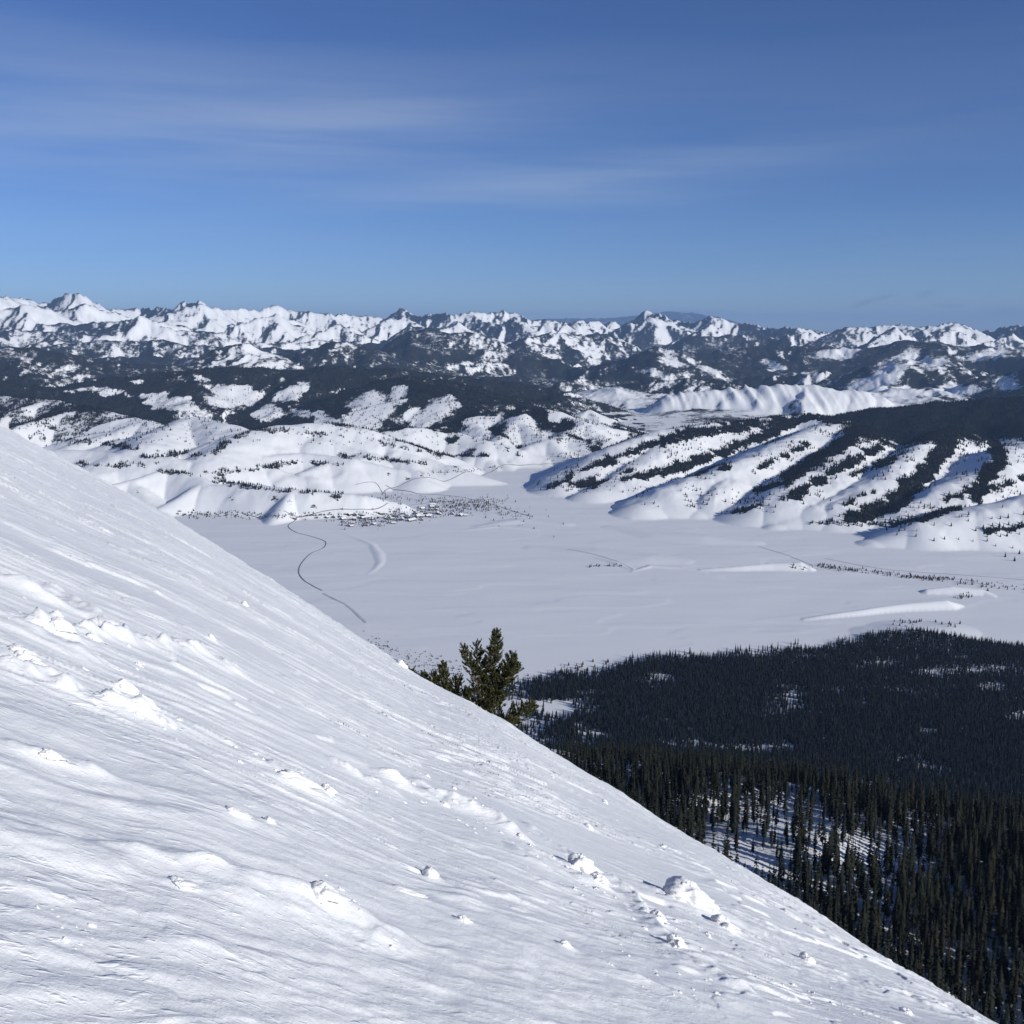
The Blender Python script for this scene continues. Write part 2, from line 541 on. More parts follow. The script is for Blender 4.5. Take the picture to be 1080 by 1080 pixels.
# --- small banks and terraces on the lake flats
def bank(pts, slope, rad):
    ridge([at_h(*p) for p in pts], slope=slope, rad=rad, bias=-2, rough=0.02, depth=0, zmin=LAKE - 2)


bank([(850, 652, 2), (890, 646, 6), (930, 641, 9), (970, 637, 12), (1004, 634, 14), (1015, 637, 6)], 0.6, 7)
bank([(740, 600, 3), (780, 596, 10), (815, 593, 15), (848, 592, 18), (858, 597, 9)], 0.62, 4)
bank([(985, 622, 8), (1010, 619, 14), (1040, 622, 10), (1052, 628, 3)], 0.62, 4)
bank([(366, 564, 0.5), (380, 568, 1.5), (394, 575, 2), (402, 584, 2.5), (403, 592, 2), (396, 600, 1), (386, 606, 0.3)], 0.22, 6)
bank([(600, 583, 1), (640, 590, 3), (668, 600, 2)], 0.3, 5)
bank([(664, 602, 1), (686, 596, 4), (720, 598, 3), (745, 603, 1)], 0.35, 4)
bank([(480, 560, 1), (520, 556, 3), (560, 560, 1)], 0.25, 6)
bank([(640, 556, 2), (690, 562, 6), (740, 566, 7), (790, 570, 3)], 0.10, 20)
bank([(560, 578, 2), (620, 581, 5), (680, 587, 6), (720, 592, 2)], 0.10, 20)
bank([(930, 667, 6), (960, 664, 9), (1000, 663, 7)], 0.12, 20)
bank([(500, 556, 2), (545, 549, 4), (590, 552, 3)], 0.10, 15)

# --- erosion-like relief on top of the crests
relief = sstep(2, 60, H - np.where(R2 < 2300, NEAR, base))
rug = np.maximum(ROUGH * relief, 0.7 * sstep(6000, 9000, R2))
rg = ridged(X / 620 + 0.3 * pn(X / 300, Y / 300, 8), Y / 620 + 0.3 * pn(X / 300, Y / 300, 9), 5, 12)
rg2 = ridged(X / 1300 + 0.3 * pn(X / 500, Y / 500, 6), Y / 1300, 4, 18)
H = H + rug * (24 * (rg - 0.7) + 34 * (rg2 - 0.7) + 12 * (ridged(X / 210, Y / 210, 4, 16) - 0.7))
hill = np.clip(ROUGH, 0, 0.35) / 0.35 * relief
H = H + hill * (6 * fbm(X / 330, Y / 330, 4, 30) + 3.5 * (ridged(X / 190, Y / 190, 3, 35) - 0.8))
# gullies that run down the fluted scarp
scarp = (BIAS < -2.2) * relief
H = H + scarp * (15 * (1 - 2 * np.abs(pn((X + 0.2 * Y) / 105.0, Y / 900, 51))) + 7 * (1 - 2 * np.abs(pn((X + 0.2 * Y) / 44.0, Y / 700, 53))))
# wind-drifted snow on the flats
flat = (1 - relief) * sstep(1700, 2100, R2) * (1 - sstep(4600, 5200, R2))
H = H + flat * (1.1 * fbm(X / 320, Y / 130, 2, 60) + 0.6 * sstep(0.1, 0.25, fbm(X / 420, Y / 120, 3, 62)) + 0.03 * fbm(X / 40, Y / 16, 2, 64))
H = H.astype(f4)

# normals on the sheet
def grid_normals(X, Y, Z):
    ar = np.stack([np.gradient(X, axis=1), np.gradient(Y, axis=1), np.gradient(Z, axis=1)], -1)
    rr = np.stack([np.gradient(X, axis=0), np.gradient(Y, axis=0), np.gradient(Z, axis=0)], -1)
    n = np.cross(ar, rr)
    n /= np.linalg.norm(n, axis=-1, keepdims=True) + 1e-9
    n *= np.sign(n[..., 2:3] + 1e-9)
    return n


NRM = grid_normals(X, Y, H)
asp = NRM[..., 0] * SH[0] + NRM[..., 1] * SH[1]
PU, PV = project(X, Y, H)
TE = H / R2
VIS = TE + 25.0 / R2 >= np.maximum.accumulate(TE, 0)

# forest cover: shaded sides, plus what each ridge favours
FOR = np.clip(1.02 + 0.14 * sstep(7500, 9500, R2) - 1.9 * asp + 0.50 * BIAS + 0.42 * fbm(X / 800, Y / 800, 5, 70, 0.62) - 0.05 * sstep(13500, 19500, R2), -1, 1.5)
FOR *= np.where(R2 > 5200, 1, sstep(0.15, 0.5, relief))
FOR = np.where(R2 > 5200, FOR, -1.0)
elev = sstep(0, 350, H - 0)
FOR += sstep(7500, 9500, R2) * (0.30 * (1 - sstep(-200, 200, H)) - 0.05 * sstep(150, 500, H))
FOR = np.where(R2 > 7600, np.minimum(FOR, 1.0 + 0.35 * fbm(X / 600, Y / 600, 4, 75)), FOR)
FOR -= 0.6 * (1 - sstep(0.05, 0.3, relief)) * (1 - sstep(8000, 9500, R2))


def poly_dist(pts, u, v):
    d = np.full(u.shape, 1e9, f4)
    for (x0, y0), (x1, y1) in zip(pts, pts[1:]):
        dx, dy = x1 - x0, y1 - y0
        t = np.clip(((u - x0) * dx + (v - y0) * dy) / (dx * dx + dy * dy + 1e-6), 0, 1)
        d = np.minimum(d, np.hypot(u - x0 - t * dx, v - y0 - t * dy))
    return d


ZN = (R2 > 2900) & (R2 < 7000) & (np.abs(AZ)[None, :] < 0.62)
zi = np.where(ZN)
zu, zv = PU[zi].astype(f4), PV[zi].astype(f4)
zx, zy = X[zi], Y[zi]
cover = np.zeros(len(zu), f4)
wob = 4.0 * fbm(zx / 80, zy / 80, 5, 80, 0.7)
STRIPES = [([(700, 464), (720, 458), (790, 448), (850, 441), (892, 442)], 6), ([(600, 503), (640, 486), (690, 469), (720, 461), (790, 451), (850, 443)], 4.5),
           ([(627, 512), (670, 495)], 2), ([(590, 520), (620, 512)], 1.2), ([(600, 512), (640, 501)], 1.5),
           ([(660, 506), (720, 492), (760, 478), (800, 460), (840, 446)], 6),
           ([(560, 520), (600, 505)], 1.5),
           ([(735, 500), (770, 492)], 1.5), ([(830, 505), (850, 492), (880, 475), (905, 456)], 9), ([(797, 518), (815, 512), (840, 499)], 4),
           ([(840, 521), (870, 503), (900, 487), (930, 470)], 6), ([(810, 533), (828, 527), (850, 516)], 3),
           ([(795, 497), (830, 480), (850, 470)], 3),
           ([(900, 549), (940, 533), (965, 510), (985, 488), (1000, 466)], 12), ([(848, 557), (872, 555), (900, 549), (925, 541)], 4.5), ([(880, 561), (915, 551)], 2),
           ([(900, 500), (920, 493), (945, 486)], 2.5), ([(893, 532), (905, 524), (925, 518)], 2),
           ([(1030, 524), (1040, 503), (1056, 486), (1050, 470)], 10), ([(1000, 526), (1030, 516), (1060, 512), (1080, 505)], 4),
           ([(870, 567), (905, 556), (950, 552), (985, 544), (1010, 536)], 3.5),
           ([(720, 553), (780, 538), (830, 527)], 2), ([(720, 549), (770, 552)], 1.2),
           ([(1040, 560), (1085, 555)], 3)]
for pts, w_ in STRIPES:
    w_ *= 1.08
    d = poly_dist(pts, zu, zv)
    cover = np.maximum(cover, sstep(w_ * 0.75 + 1.2, w_ * 0.75 - 1.5, d + wob))
top = sstep(474, 460, zv + wob * 2 + 0.0 * zu) * sstep(880, 905, zu)
cover = np.maximum(cover, top * (zx > 0))
LINES = [([(30, 461), (95, 466), (140, 473), (187, 480)], 2.2), ([(85, 490), (130, 492), (170, 488)], 1.3),
         ([(170, 498), (210, 499), (260, 497), (290, 491), (310, 488), (375, 490)], 1.2),
         ([(228, 507), (280, 516), (330, 521), (358, 523)], 1.6), ([(150, 481), (185, 479), (225, 480), (240, 467), (262, 457)], 1.6),
         ([(0, 430), (40, 446), (80, 458)], 2.2), ([(265, 452), (300, 454), (360, 461)], 1.5),
         ([(360, 480), (420, 487), (450, 490)], 1.3), ([(400, 468), (440, 476), (480, 481)], 1.3),
         ([(0, 437), (60, 430), (110, 440)], 1.5)]
for pts, w_ in LINES:
    d = poly_dist(pts, zu, zv)
    cover = np.maximum(cover, 0.7 * sstep(w_ * 0.8 + .8, w_ * 0.8 - .8, d + wob * 0.8))
# thin scatter of single trees on the hill
nf = fbm(zx / 170, zy / 170, 4, 95, 0.6)
midl = (zu > 350) & (zu < 680) & (zv < 482) & (zy > 4300)
cover = np.maximum(cover, np.where(midl, sstep(0.25, 0.6, 0.42 - 1.1 * asp[zi] + 0.8 * nf + 0.5 * sstep(440, 415, zv)), 0))
left = (zu < 200) & (zv < 470) & (zy > 4700)
cover = np.maximum(cover, np.where(left, 0.6 * sstep(0.35, 0.8, 0.25 - 0.9 * asp[zi] + 0.9 * nf), 0))
OPEN = [(175, 424, 36, 8, .2), (247, 417, 27, 12, .1), (312, 413, 24, 8, -.45), (280, 434, 15, 10, -.3), (60, 408, 22, 4, .2), (110, 412, 30, 4, .1), (388, 432, 27, 22, -.5),
        (455, 436, 30, 14, -.5), (420, 418, 12, 9, -.6), (560, 462, 34, 15, .55), (600, 472, 24, 12, .6), (625, 452, 24, 13, .5), (548, 448, 15, 6, .3), (505, 462, 26, 6, .1),
        (640, 415, 40, 4, .2), (330, 438, 30, 6, .2), (130, 398, 24, 5, .2), (215, 398, 14, 4, 0), (20, 402, 30, 3, 0)]
opn = np.zeros(len(zu), f4)
un, vn = 9 * fbm(zx / 170, zy / 170, 5, 97, 0.65), 5 * fbm(zx / 170, zy / 170, 5, 98, 0.65)
for cx_, cy_, rx, ry, ro in OPEN:
    du, dv = zu + un - cx_, zv + vn - cy_
    c_, s_ = math.cos(ro), math.sin(ro)
    q = np.hypot((du * c_ + dv * s_) / rx, (-du * s_ + dv * c_) / ry)
    opn = np.maximum(opn, sstep(1.2, 0.7, q))
cover *= 1 - 0.96 * opn
OPN = np.zeros_like(FOR)
OPN[zi] = opn
scat = 0.10 * sstep(-0.1, 0.6, fbm(zx / 160, zy / 160, 3, 85)) * (relief[zi] > 0.3) * (zu > 560)
scat = scat + 0.025 * (zu < 560) * (zv < 470) * (relief[zi] > 0.3)
scat = np.maximum(scat, 0.10 * opn * sstep(-0.2, 0.4, nf))
tree_p = np.zeros_like(FOR)
tree_p[zi] = np.maximum(cover, scat)
tree_p = np.where((R2 > 5200) & (R2 < 8600), np.maximum(tree_p, sstep(0.25, 0.8, FOR + 0.5 * fbm(X / 130, Y / 130, 3, 90))), tree_p)
OPEN2 = [(935, 393, 46, 13, -.55), (905, 408, 30, 9, -.5), (852, 399, 14, 9, -.3), (1015, 411, 26, 7, .1), (1062, 405, 18, 10, -.3), (960, 415, 24, 6, .1), (985, 384, 20, 8, -.3),
         (745, 388, 26, 5, .5), (705, 378, 24, 5, .5), (815, 385, 16, 5, .3), (1040, 375, 26, 5, -.1), (885, 372, 26, 5, -.2), (770, 360, 26, 4, .1), (690, 395, 24, 5, .3)]
zf = np.where((R2 > 7600) & (R2 < 15000) & (np.abs(AZ)[None, :] < 0.62))
fu, fv, fx, fy = PU[zf].astype(f4), PV[zf].astype(f4), X[zf], Y[zf]
fo = np.zeros(len(fu), f4)
un, vn = 7 * fbm(fx / 300, fy / 300, 5, 197, 0.6), 4 * fbm(fx / 300, fy / 300, 5, 198, 0.6)
for cx_, cy_, rx, ry, ro in OPEN2:
    du, dv = fu + un - cx_, fv + vn - cy_
    c_, s_ = math.cos(ro), math.sin(ro)
    fo = np.maximum(fo, sstep(1.25, 0.6, np.hypot((du * c_ + dv * s_) / rx, (-du * s_ + dv * c_) / ry)))
FOR[zf] -= 0.68 * fo
tree_p[zf] *= 1 - fo
tree_p *= (relief > 0.12)
tree_p *= np.where((OPN > 0.02) & (R2 >= 5200), 1 - 0.9 * OPN, 1.0)
FOR -= 1.2 * OPN
tmp = FOR[zi]
FOR[zi] = np.where(cover > 0.05, np.maximum(np.where(R2[zi] < 5200, -1, tmp), cover ** 1.6 * 1.15 - 0.1), np.where(R2[zi] < 5200, -1, tmp))

FOR = np.where((R2 < 5200) & (relief < 0.25), -1, FOR)
# rock outcrops on the steep bluffs
ROCK = np.zeros_like(FOR)
rk = np.zeros(len(zu), f4)
for cx_, cy_, rx, ry in [(243, 526, 8, 8), (290, 526, 14, 8), (306, 529, 7, 8), (332, 535, 10, 6), (347, 541, 4, 5), (145, 520, 4, 6), (430, 505, 9, 4), (445, 500, 6, 6), (462, 482, 9, 5), (535, 472, 6, 5), (410, 500, 6, 4), (480, 492, 12, 2.5),
                         (590, 462, 10, 14), (570, 455, 10, 10)]:
    q = 1 - np.hypot((zu - cx_) / rx, (zv - cy_) / ry)
    rk = np.maximum(rk, np.clip(q, -1, 1) * 0.62)
ROCK[zi] = np.maximum(rk, 0)

me = np_mesh('terrain', np.stack([X, Y, H], -1).reshape(-1, 3), grid_faces(NR, NA))
vattr(me, 'forest', FOR)
vattr(me, 'rock', ROCK)
vattr(me, 'relief', np.clip(relief * np.clip(ROUGH, 0.15, 1), 0, 1))
link_mesh('ground', me, M_GROUND, kind='structure')


def ground_z(x, y):
    x, y = np.atleast_1d(np.asarray(x, float)), np.atleast_1d(np.asarray(y, float))
    fa = np.clip((np.arctan2(x, y) - AZ[0]) / (AZ[-1] - AZ[0]) * (NA - 1), 0, NA - 1.001)
    fr = np.clip((np.log(np.hypot(x, y)) - LR0) / (LR1 - LR0) * (NR - 1), 0, NR - 1.001)
    i, j = fa.astype(int), fr.astype(int)
    u, v = fa - i, fr - j
    return (H[j, i] * (1 - u) * (1 - v) + H[j, i + 1] * u * (1 - v) + H[j + 1, i] * (1 - u) * v + H[j + 1, i + 1] * u * v)


def hit(px, py, rmin=300.0):
    """first point of the terrain under a point of the photograph"""
    a, t = ray(px, py)
    i = int(np.clip(round((a - AZ[0]) / (AZ[-1] - AZ[0]) * (NA - 1)), 0, NA - 1))
    m = (TE[:, i] >= t) & (RR > rmin)
    j = int(np.argmax(m)) if m.any() else NR - 1
    R = RR[j]
    x, y = R * math.sin(a), R * math.cos(a)
    return x, y, float(ground_z(x, y)[0])


# ------------------------------------------------------------------ conifers
def conifer(whorls, per, tri2=True, crown0=0.16, width=0.12, seed=0, trunk=True):
    """unit-high conifer; returns crown (V, F) and trunk (V, F) as triangles"""
    r = np.random.default_rng(seed)
    V, F = [], []
    for k in range(whorls):
        t = k / (whorls - 1)
        z = crown0 + (0.965 - crown0) * t
        ln = width * (1 - t) ** 0.8 * r.uniform(0.75, 1.2) + 0.012
        if t < 0.15:
            ln *= 0.75
        a0 = r.random() * 6.283
        for q in range(per):
            if r.random() < 0.08:
                continue
            a = a0 + 6.283 * q / per + r.uniform(-.3, .3)
            l2 = ln * r.uniform(0.65, 1.25)
            dz = -l2 * r.uniform(0.35, 0.8)
            wd = l2 * r.uniform(0.38, 0.6)
            c, s = math.cos(a), math.sin(a)
            b = len(V)
            zb_ = z + l2 * 0.35
            V += [(0, 0, zb_), (c * l2 * .7 - s * wd, s * l2 * .7 + c * wd, z + dz * .55), (c * l2, s * l2, z + dz),
                  (c * l2 * .7 + s * wd, s * l2 * .7 - c * wd, z + dz * .55)]
            F += [(b, b + 1, b + 2), (b, b + 2, b + 3)]
    b = len(V)
    V += [(0.012, 0, 0.93), (-0.006, 0.01, 0.93), (-0.006, -0.01, 0.93), (0, 0, 1.0)]
    F += [(b, b + 1, b + 3), (b + 1, b + 2, b + 3), (b + 2, b, b + 3)]
    TV, TF = [], []
    for zz, rr_ in ((-0.06, 0.013), (0.5, 0.008), (0.9, 0.002)):
        for q in range(4):
            TV.append((rr_ * math.cos(q * 1.5708), rr_ * math.sin(q * 1.5708), zz))
    for k in range(2):
        for q in range(4):
            a, c = k * 4 + q, k * 4 + (q + 1) % 4
            TF += [(a, c, c + 4), (a, c + 4, a + 4)]
    return (np.array(V, f4), np.array(F)), (np.array(TV, f4), np.array(TF))


def cone_tree(layers, seg, width=0.13, seed=0):
    r = np.random.default_rng(seed)
    V, F = [], []
    for k in range(layers):
        z0 = 0.05 + 0.8 * k / layers
        z1 = min(z0 + 1.5 / layers + 0.12, 1.0) if k < layers - 1 else 1.0
        rr_ = width * (1 - 0.8 * k / layers)
        b = len(V)
        a0 = r.random() * 6.28
        for q in range(seg):
            a = a0 + 6.283 * q / seg
            l2 = rr_ * r.uniform(0.7, 1.25)
            V.append((l2 * math.cos(a), l2 * math.sin(a), z0 + r.uniform(-.03, .03)))
        V.append((0, 0, z1))
        for q in range(seg):
            F.append((b + q, b + (q + 1) % seg, b + seg))
    return np.array(V, f4), np.array(F)


def scatter_mesh(name, tmpl, P, hgt, mat, wid=None, **kw):
    """copies of several unit trees merged into one mass"""
    VV, FF, off = [], [], 0
    pick = rng.integers(0, len(tmpl), len(P))
    for k, (V, F) in enumerate(tmpl):
        s = pick == k
        p, h = P[s], hgt[s]
        n = len(p)
        if not n:
            continue
        a = rng.random(n) * 6.283
        c, sn = np.cos(a)[:, None], np.sin(a)[:, None]
        ww = (h * (1 if wid is None else wid) * rng.uniform(0.8, 1.25, n))[:, None]
        x = (V[:, 0] * c - V[:, 1] * sn) * ww + p[:, 0:1]
        y = (V[:, 0] * sn + V[:, 1] * c) * ww + p[:, 1:2]
        z = V[:, 2][None, :] * h[:, None] + p[:, 2:3]
        VV.append(np.stack([x, y, z], -1).reshape(-1, 3))
        FF.append((F[None] + (np.arange(n) * len(V))[:, None, None] + off).reshape(-1, 3))
        off += n * len(V)
    me = np_mesh(name, np.concatenate(VV), np.concatenate(FF), smooth=False)
    return link_mesh(name, me, mat, **kw)


def shore_R(az):
    pts = [(300, 720), (380, 712), (440, 716), (500, 722), (545, 722), (600, 708), (640, 708), (660, 698), (700, 691), (760, 690), (850, 682),
           (890, 677), (905, 673), (950, 666), (1000, 660), (1080, 657), (1200, 655), (1400, 655)]
    aa = [ray(*p)[0] for p in pts]
    rr_ = [LAKE / ray(*p)[1] for p in pts]
    return np.interp(az, aa, rr_)


def sample_ring(r0, r1, a0, a1, n):
    R = np.sqrt(rng.uniform(r0 * r0, r1 * r1, n))
    A = rng.uniform(a0, a1, n)
    return R * np.sin(A), R * np.cos(A), R, A


def thin(x, y, d):
    """keep points at least about d apart (one per jittered cell)"""
    key = np.floor(x / d).astype(np.int64) * 100003 + np.floor(y / d).astype(np.int64)
    _, i = np.unique(key, return_index=True)
    return i


# near forest on the bench
x, y, R, A = sample_ring(300, 600, math.radians(-2), math.radians(36), 90000)
i = thin(x, y, 3.1)
x, y, R, A = x[i], y[i], R[i], A[i]
z = ground_z(x, y)
u, v = project(x, y, z)
gapn = fbm(x / 38, y / 38, 3, 120)
gap = np.maximum(np.exp(-((u - 800) / 120) ** 2 - ((v - 893 - 0.05 * (u - 800)) / 50) ** 2), np.exp(-((u - 925) / 90) ** 2 - ((v - 912) / 46) ** 2))
keep = rng.random(len(x)) < np.clip(0.97 - 0.82 * gap - 0.6 * gap * np.clip(gapn, -.3, 1) - 0.30 * np.clip(gapn, 0, 1), 0.06, 1)
x, y, z, R, A, u, v = [q[keep] for q in (x, y, z, R, A, u, v)]
hg = rng.uniform(12.5, 21, len(x)) * np.where(rng.random(len(x)) < 0.3, rng.uniform(0.45, 0.8, len(x)), 1)
hg = np.minimum(hg, (v - np.interp(u, [540, 650, 800, 950, 1080], [788, 784, 795, 810, 830]) + 5 * rng.normal(size=len(v))) * np.hypot(R, z) / 1060)
tl = hg > 5
x, y, z, R, A, u, v, hg = [q[tl] for q in (x, y, z, R, A, u, v, hg)]
# the 300 that show largest become things of their own
silv = np.interp(u, [s[0] for s in SIL], [s[1] for s in SIL])
topv = v - 1060 * hg / np.hypot(R, z)
show = np.minimum(v, silv) - topv
inframe = (u > 560) & (u < 1085) & (topv < 1080)
score = np.where(inframe & (show > 6), show * (1 + 0.0 * u), -1)
order = np.argsort(-score)[:300]
order = order[score[order] > 0]
solo = np.zeros(len(x), bool)
solo[order] = True
protos = []
for k in range(6):
    (cV, cF), (tV, tF) = conifer(17 + k % 3, 8, width=0.068 + 0.011 * (k % 4), crown0=0.12 + 0.05 * (k % 3), seed=300 + k)
    protos.append((np_mesh('crown', cV, cF, False), np_mesh('trunk', tV, tF, True)))
M_FIR3 = mat_simple('olive_fir_needles', (0.010, 0.012, 0.007), (0.030, 0.029, 0.016), 0.2, 0.9)
for k_, (cm, tm) in enumerate(protos):
    cm.materials.append(M_FIR3 if k_ % 3 == 1 else M_FIR)
    tm.materials.append(M_BARK)
for n, q in enumerate(order):
    r = bpy.data.objects.new('conifer', None)
    r.location = (float(x[q]), float(y[q]), float(z[q]))
    wq = float(hg[q] * rng.uniform(0.85, 1.2))
    r.scale = (wq, wq, float(hg[q]))
    r.rotation_euler = (0, 0, random.random() * 6.28)
    r['label'] = 'narrow dark green conifer in the dense snowy forest below the white slope'
    r['category'] = 'tree'
    r['group'] = 'conifers of the nearer forest'
    COL.objects.link(r)
    cm, tm = protos[n % 6]
    link_mesh('trunk', tm, None, r)
    link_mesh('crown', cm, None, r)
lod0 = []
for k in range(5):
    (cV, cF), (tV, tF) = conifer(13, 7, width=0.075 + 0.012 * (k % 3), crown0=0.14 + 0.04 * (k % 3), seed=400 + k)
    lod0.append((np.concatenate([cV, tV]), np.concatenate([cF, tF + len(cV)])))
sV, sF = [], []
for zz, r_ in ((-0.05, 0.016), (0.4, 0.012), (0.8, 0.004)):
    for q in range(4):
        sV.append((r_ * math.cos(q * 1.5708), r_ * math.sin(q * 1.5708), zz))
for k in range(2):
    for q in range(4):
        a, c = k * 4 + q, k * 4 + (q + 1) % 4
        sF += [(a, c, c + 4), (a, c + 4, a + 4)]
for k in range(14):
    b_, a = len(sV), k * 2.4
    z0 = 0.2 + 0.04 * k
    l2 = 0.045 * (1.1 - k / 18)
    sV += [(0, 0, z0 + .012), (0, 0, z0 - .012), (l2 * math.cos(a), l2 * math.sin(a), z0 - .02)]
    sF.append((b_, b_ + 1, b_ + 2))
SNAG = (np.array(sV, f4), np.array(sF))
M_SNAG = mat_simple('grey_dead_wood', (0.09, 0.085, 0.08), (0.2, 0.19, 0.18), 0.3, 0.9)
dead = (~solo) & (rng.random(len(x)) < 0.05)
scatter_mesh('dead_trees', [SNAG], np.stack([x[dead], y[dead], z[dead]], 1), hg[dead] * 0.85, M_SNAG, kind='stuff',
             label='grey dead trunks standing here and there in the dark forest', category='dead trees')
s = ~solo & ~dead
scatter_mesh('forest', lod0, np.stack([x[s], y[s], z[s]], 1), hg[s], M_FIR, kind='stuff',
             label='dense dark conifer forest on the bench below the slope', category='forest')

# wood on the valley floor up to the lake shore
x, y, R, A = sample_ring(600, 2150, math.radians(-4), math.radians(36), 260000)
i = thin(x, y, 3.9)
x, y, R, A = x[i], y[i], R[i], A[i]
z = ground_z(x, y)
u, v = project(x, y, z)
sh = shore_R(A) + 25 * fbm(x / 60, y / 60, 3, 130)
n1 = fbm(x / 120, y / 60, 3, 140)
p = np.clip(1.0 - 0.8 * sstep(0.35, 0.85, n1), 0.2, 1) * sstep(sh + 10, sh - 60, R)
clr = sstep(640, 600, u) * sstep(736, 741, v) * sstep(760, 750, v)
p *= 1 - 0.97 * clr
p *= 1 - 0.75 * sstep(655, 600, u) * sstep(735, 745, v) * sstep(800, 785, v) * (0.6 + 0.4 * np.sign(fbm(x / 40, y / 40, 2, 150)))
p *= np.where(u < 560, 0.35, 1.0)
for cx_, cy_, rx, ry in [(1030, 708, 60, 7), (985, 712, 20, 5), (930, 700, 25, 4), (830, 745, 25, 14), (730, 785, 40, 6), (780, 790, 30, 5), (880, 728, 20, 4), (660, 690, 12, 4)]:
    p *= 1 - 0.68 * np.clip(1.3 - np.hypot((u - cx_) / rx, (v - cy_) / ry), 0, 1)
hidden = (R > 640) & (R < 1050) & (rng.random(len(x)) < 0.6)
k = (rng.random(len(x)) < p) & ~hidden
x, y, z, R = x[k], y[k], z[k], R[k]
hg = rng.uniform(10, 19, len(x)) * np.interp(R, [600, 1700, 2100], [1.0, 0.95, 0.75])
mid = []
for q in range(5):
    mid.append(cone_tree(5, 6, 0.095 + 0.009 * q, 500 + q))
scatter_mesh('forest', mid, np.stack([x, y, z], 1), hg, M_FIR2, kind='stuff',
             label='dark conifer wood covering the valley floor up to the frozen lake', category='forest')

# trees on the hills round the lake and on the ridge beyond
dA = (AZ[1] - AZ[0])
area = (R2 * R2) * dA * (LR[1] - LR[0])
inv = np.abs(AZ)[None, :] < 0.54
dens = np.where(R2 < 5200, 1 / 42.0, np.where(R2 < 6300, 1 / 100.0, 1 / 220.0))
lam = tree_p * area * dens * VIS * inv
cnt = rng.poisson(np.clip(lam, 0, 4))
jj, ii = np.where(cnt > 0)
rep = cnt[jj, ii]
jj, ii = np.repeat(jj, rep), np.repeat(ii, rep)
rr_ = np.exp(LR[jj] + (rng.random(len(jj)) - .5) * (LR[1] - LR[0]))
aa = AZ[ii] + (rng.random(len(jj)) - .5) * dA
x, y = rr_ * np.sin(aa), rr_ * np.cos(aa)
z = ground_z(x, y)
single = [(935, 560), (948, 562), (966, 566), (985, 571), (996, 571), (1003, 557), (1011, 571), (1026, 572), (1021, 552), (1029, 562), (1048, 558),
          (1055, 548), (1063, 547), (1041, 573), (1055, 567), (1062, 566), (1073, 557), (1075, 565), (1079, 557), (1060, 588), (1075, 585), (1070, 592),
          (1068, 580), (1050, 578), (1085, 572), (1090, 560), (1046, 549), (985, 556), (958, 556), (1079, 545)]
sp_ = np.array([hit(*q) for q in single])
x, y, z = np.r_[x, sp_[:, 0]], np.r_[y, sp_[:, 1]], np.r_[z, sp_[:, 2]]
hg = rng.uniform(7, 15, len(x))
hg[-len(single):] *= 1.15
hillt = [cone_tree(2, 5, 0.17, 600 + q) for q in range(4)]
scatter_mesh('hill_forest', hillt, np.stack([x, y, z - 0.5], 1), hg, M_FIR2, kind='stuff',
             label='dark conifers in gullies and on crests of the white hills', category='forest')

# ------------------------------------------------------------------ the slope one stands on
HE = 1.7
NA2, NR2 = 1500, 1250
AZ2 = np.linspace(math.radians(-48), math.radians(48), NA2)
G2, RS2 = G_of(AZ2), RS_of(AZ2)
tt = np.concatenate([np.linspace(0, 1, NR2 - 120), 1 + (np.linspace(0, 1, 121)[1:]) ** 1.5])
lr0 = math.log(1.15)
lrs = np.log(RS2 * 1.12)
lre = np.log(np.maximum(RS2 * 1.4, 190.0))
T_ = tt[:, None]
LRg = np.where(T_ <= 1, lr0 + (lrs - lr0)[None, :] * T_, lrs[None, :] + (lre - lrs)[None, :] * (T_ - 1))
RG = np.exp(LRg)
XG, YG = RG * np.sin(AZ2)[None, :], RG * np.cos(AZ2)[None, :]
FD = np.array([0.833, 0.553])


def slope_base(R, az):
    g, r_ = G_of(az), RS_of(az)
    q = np.where(R <= r_, HE * (1 - R / r_) ** 2, 0.02 * (R - r_) ** 2 / r_)
    q = np.where(R > 1.6 * r_, 0.02 * .36 * r_ + 0.028 * (R - 1.6 * r_), q)
    return -(q + R * g)


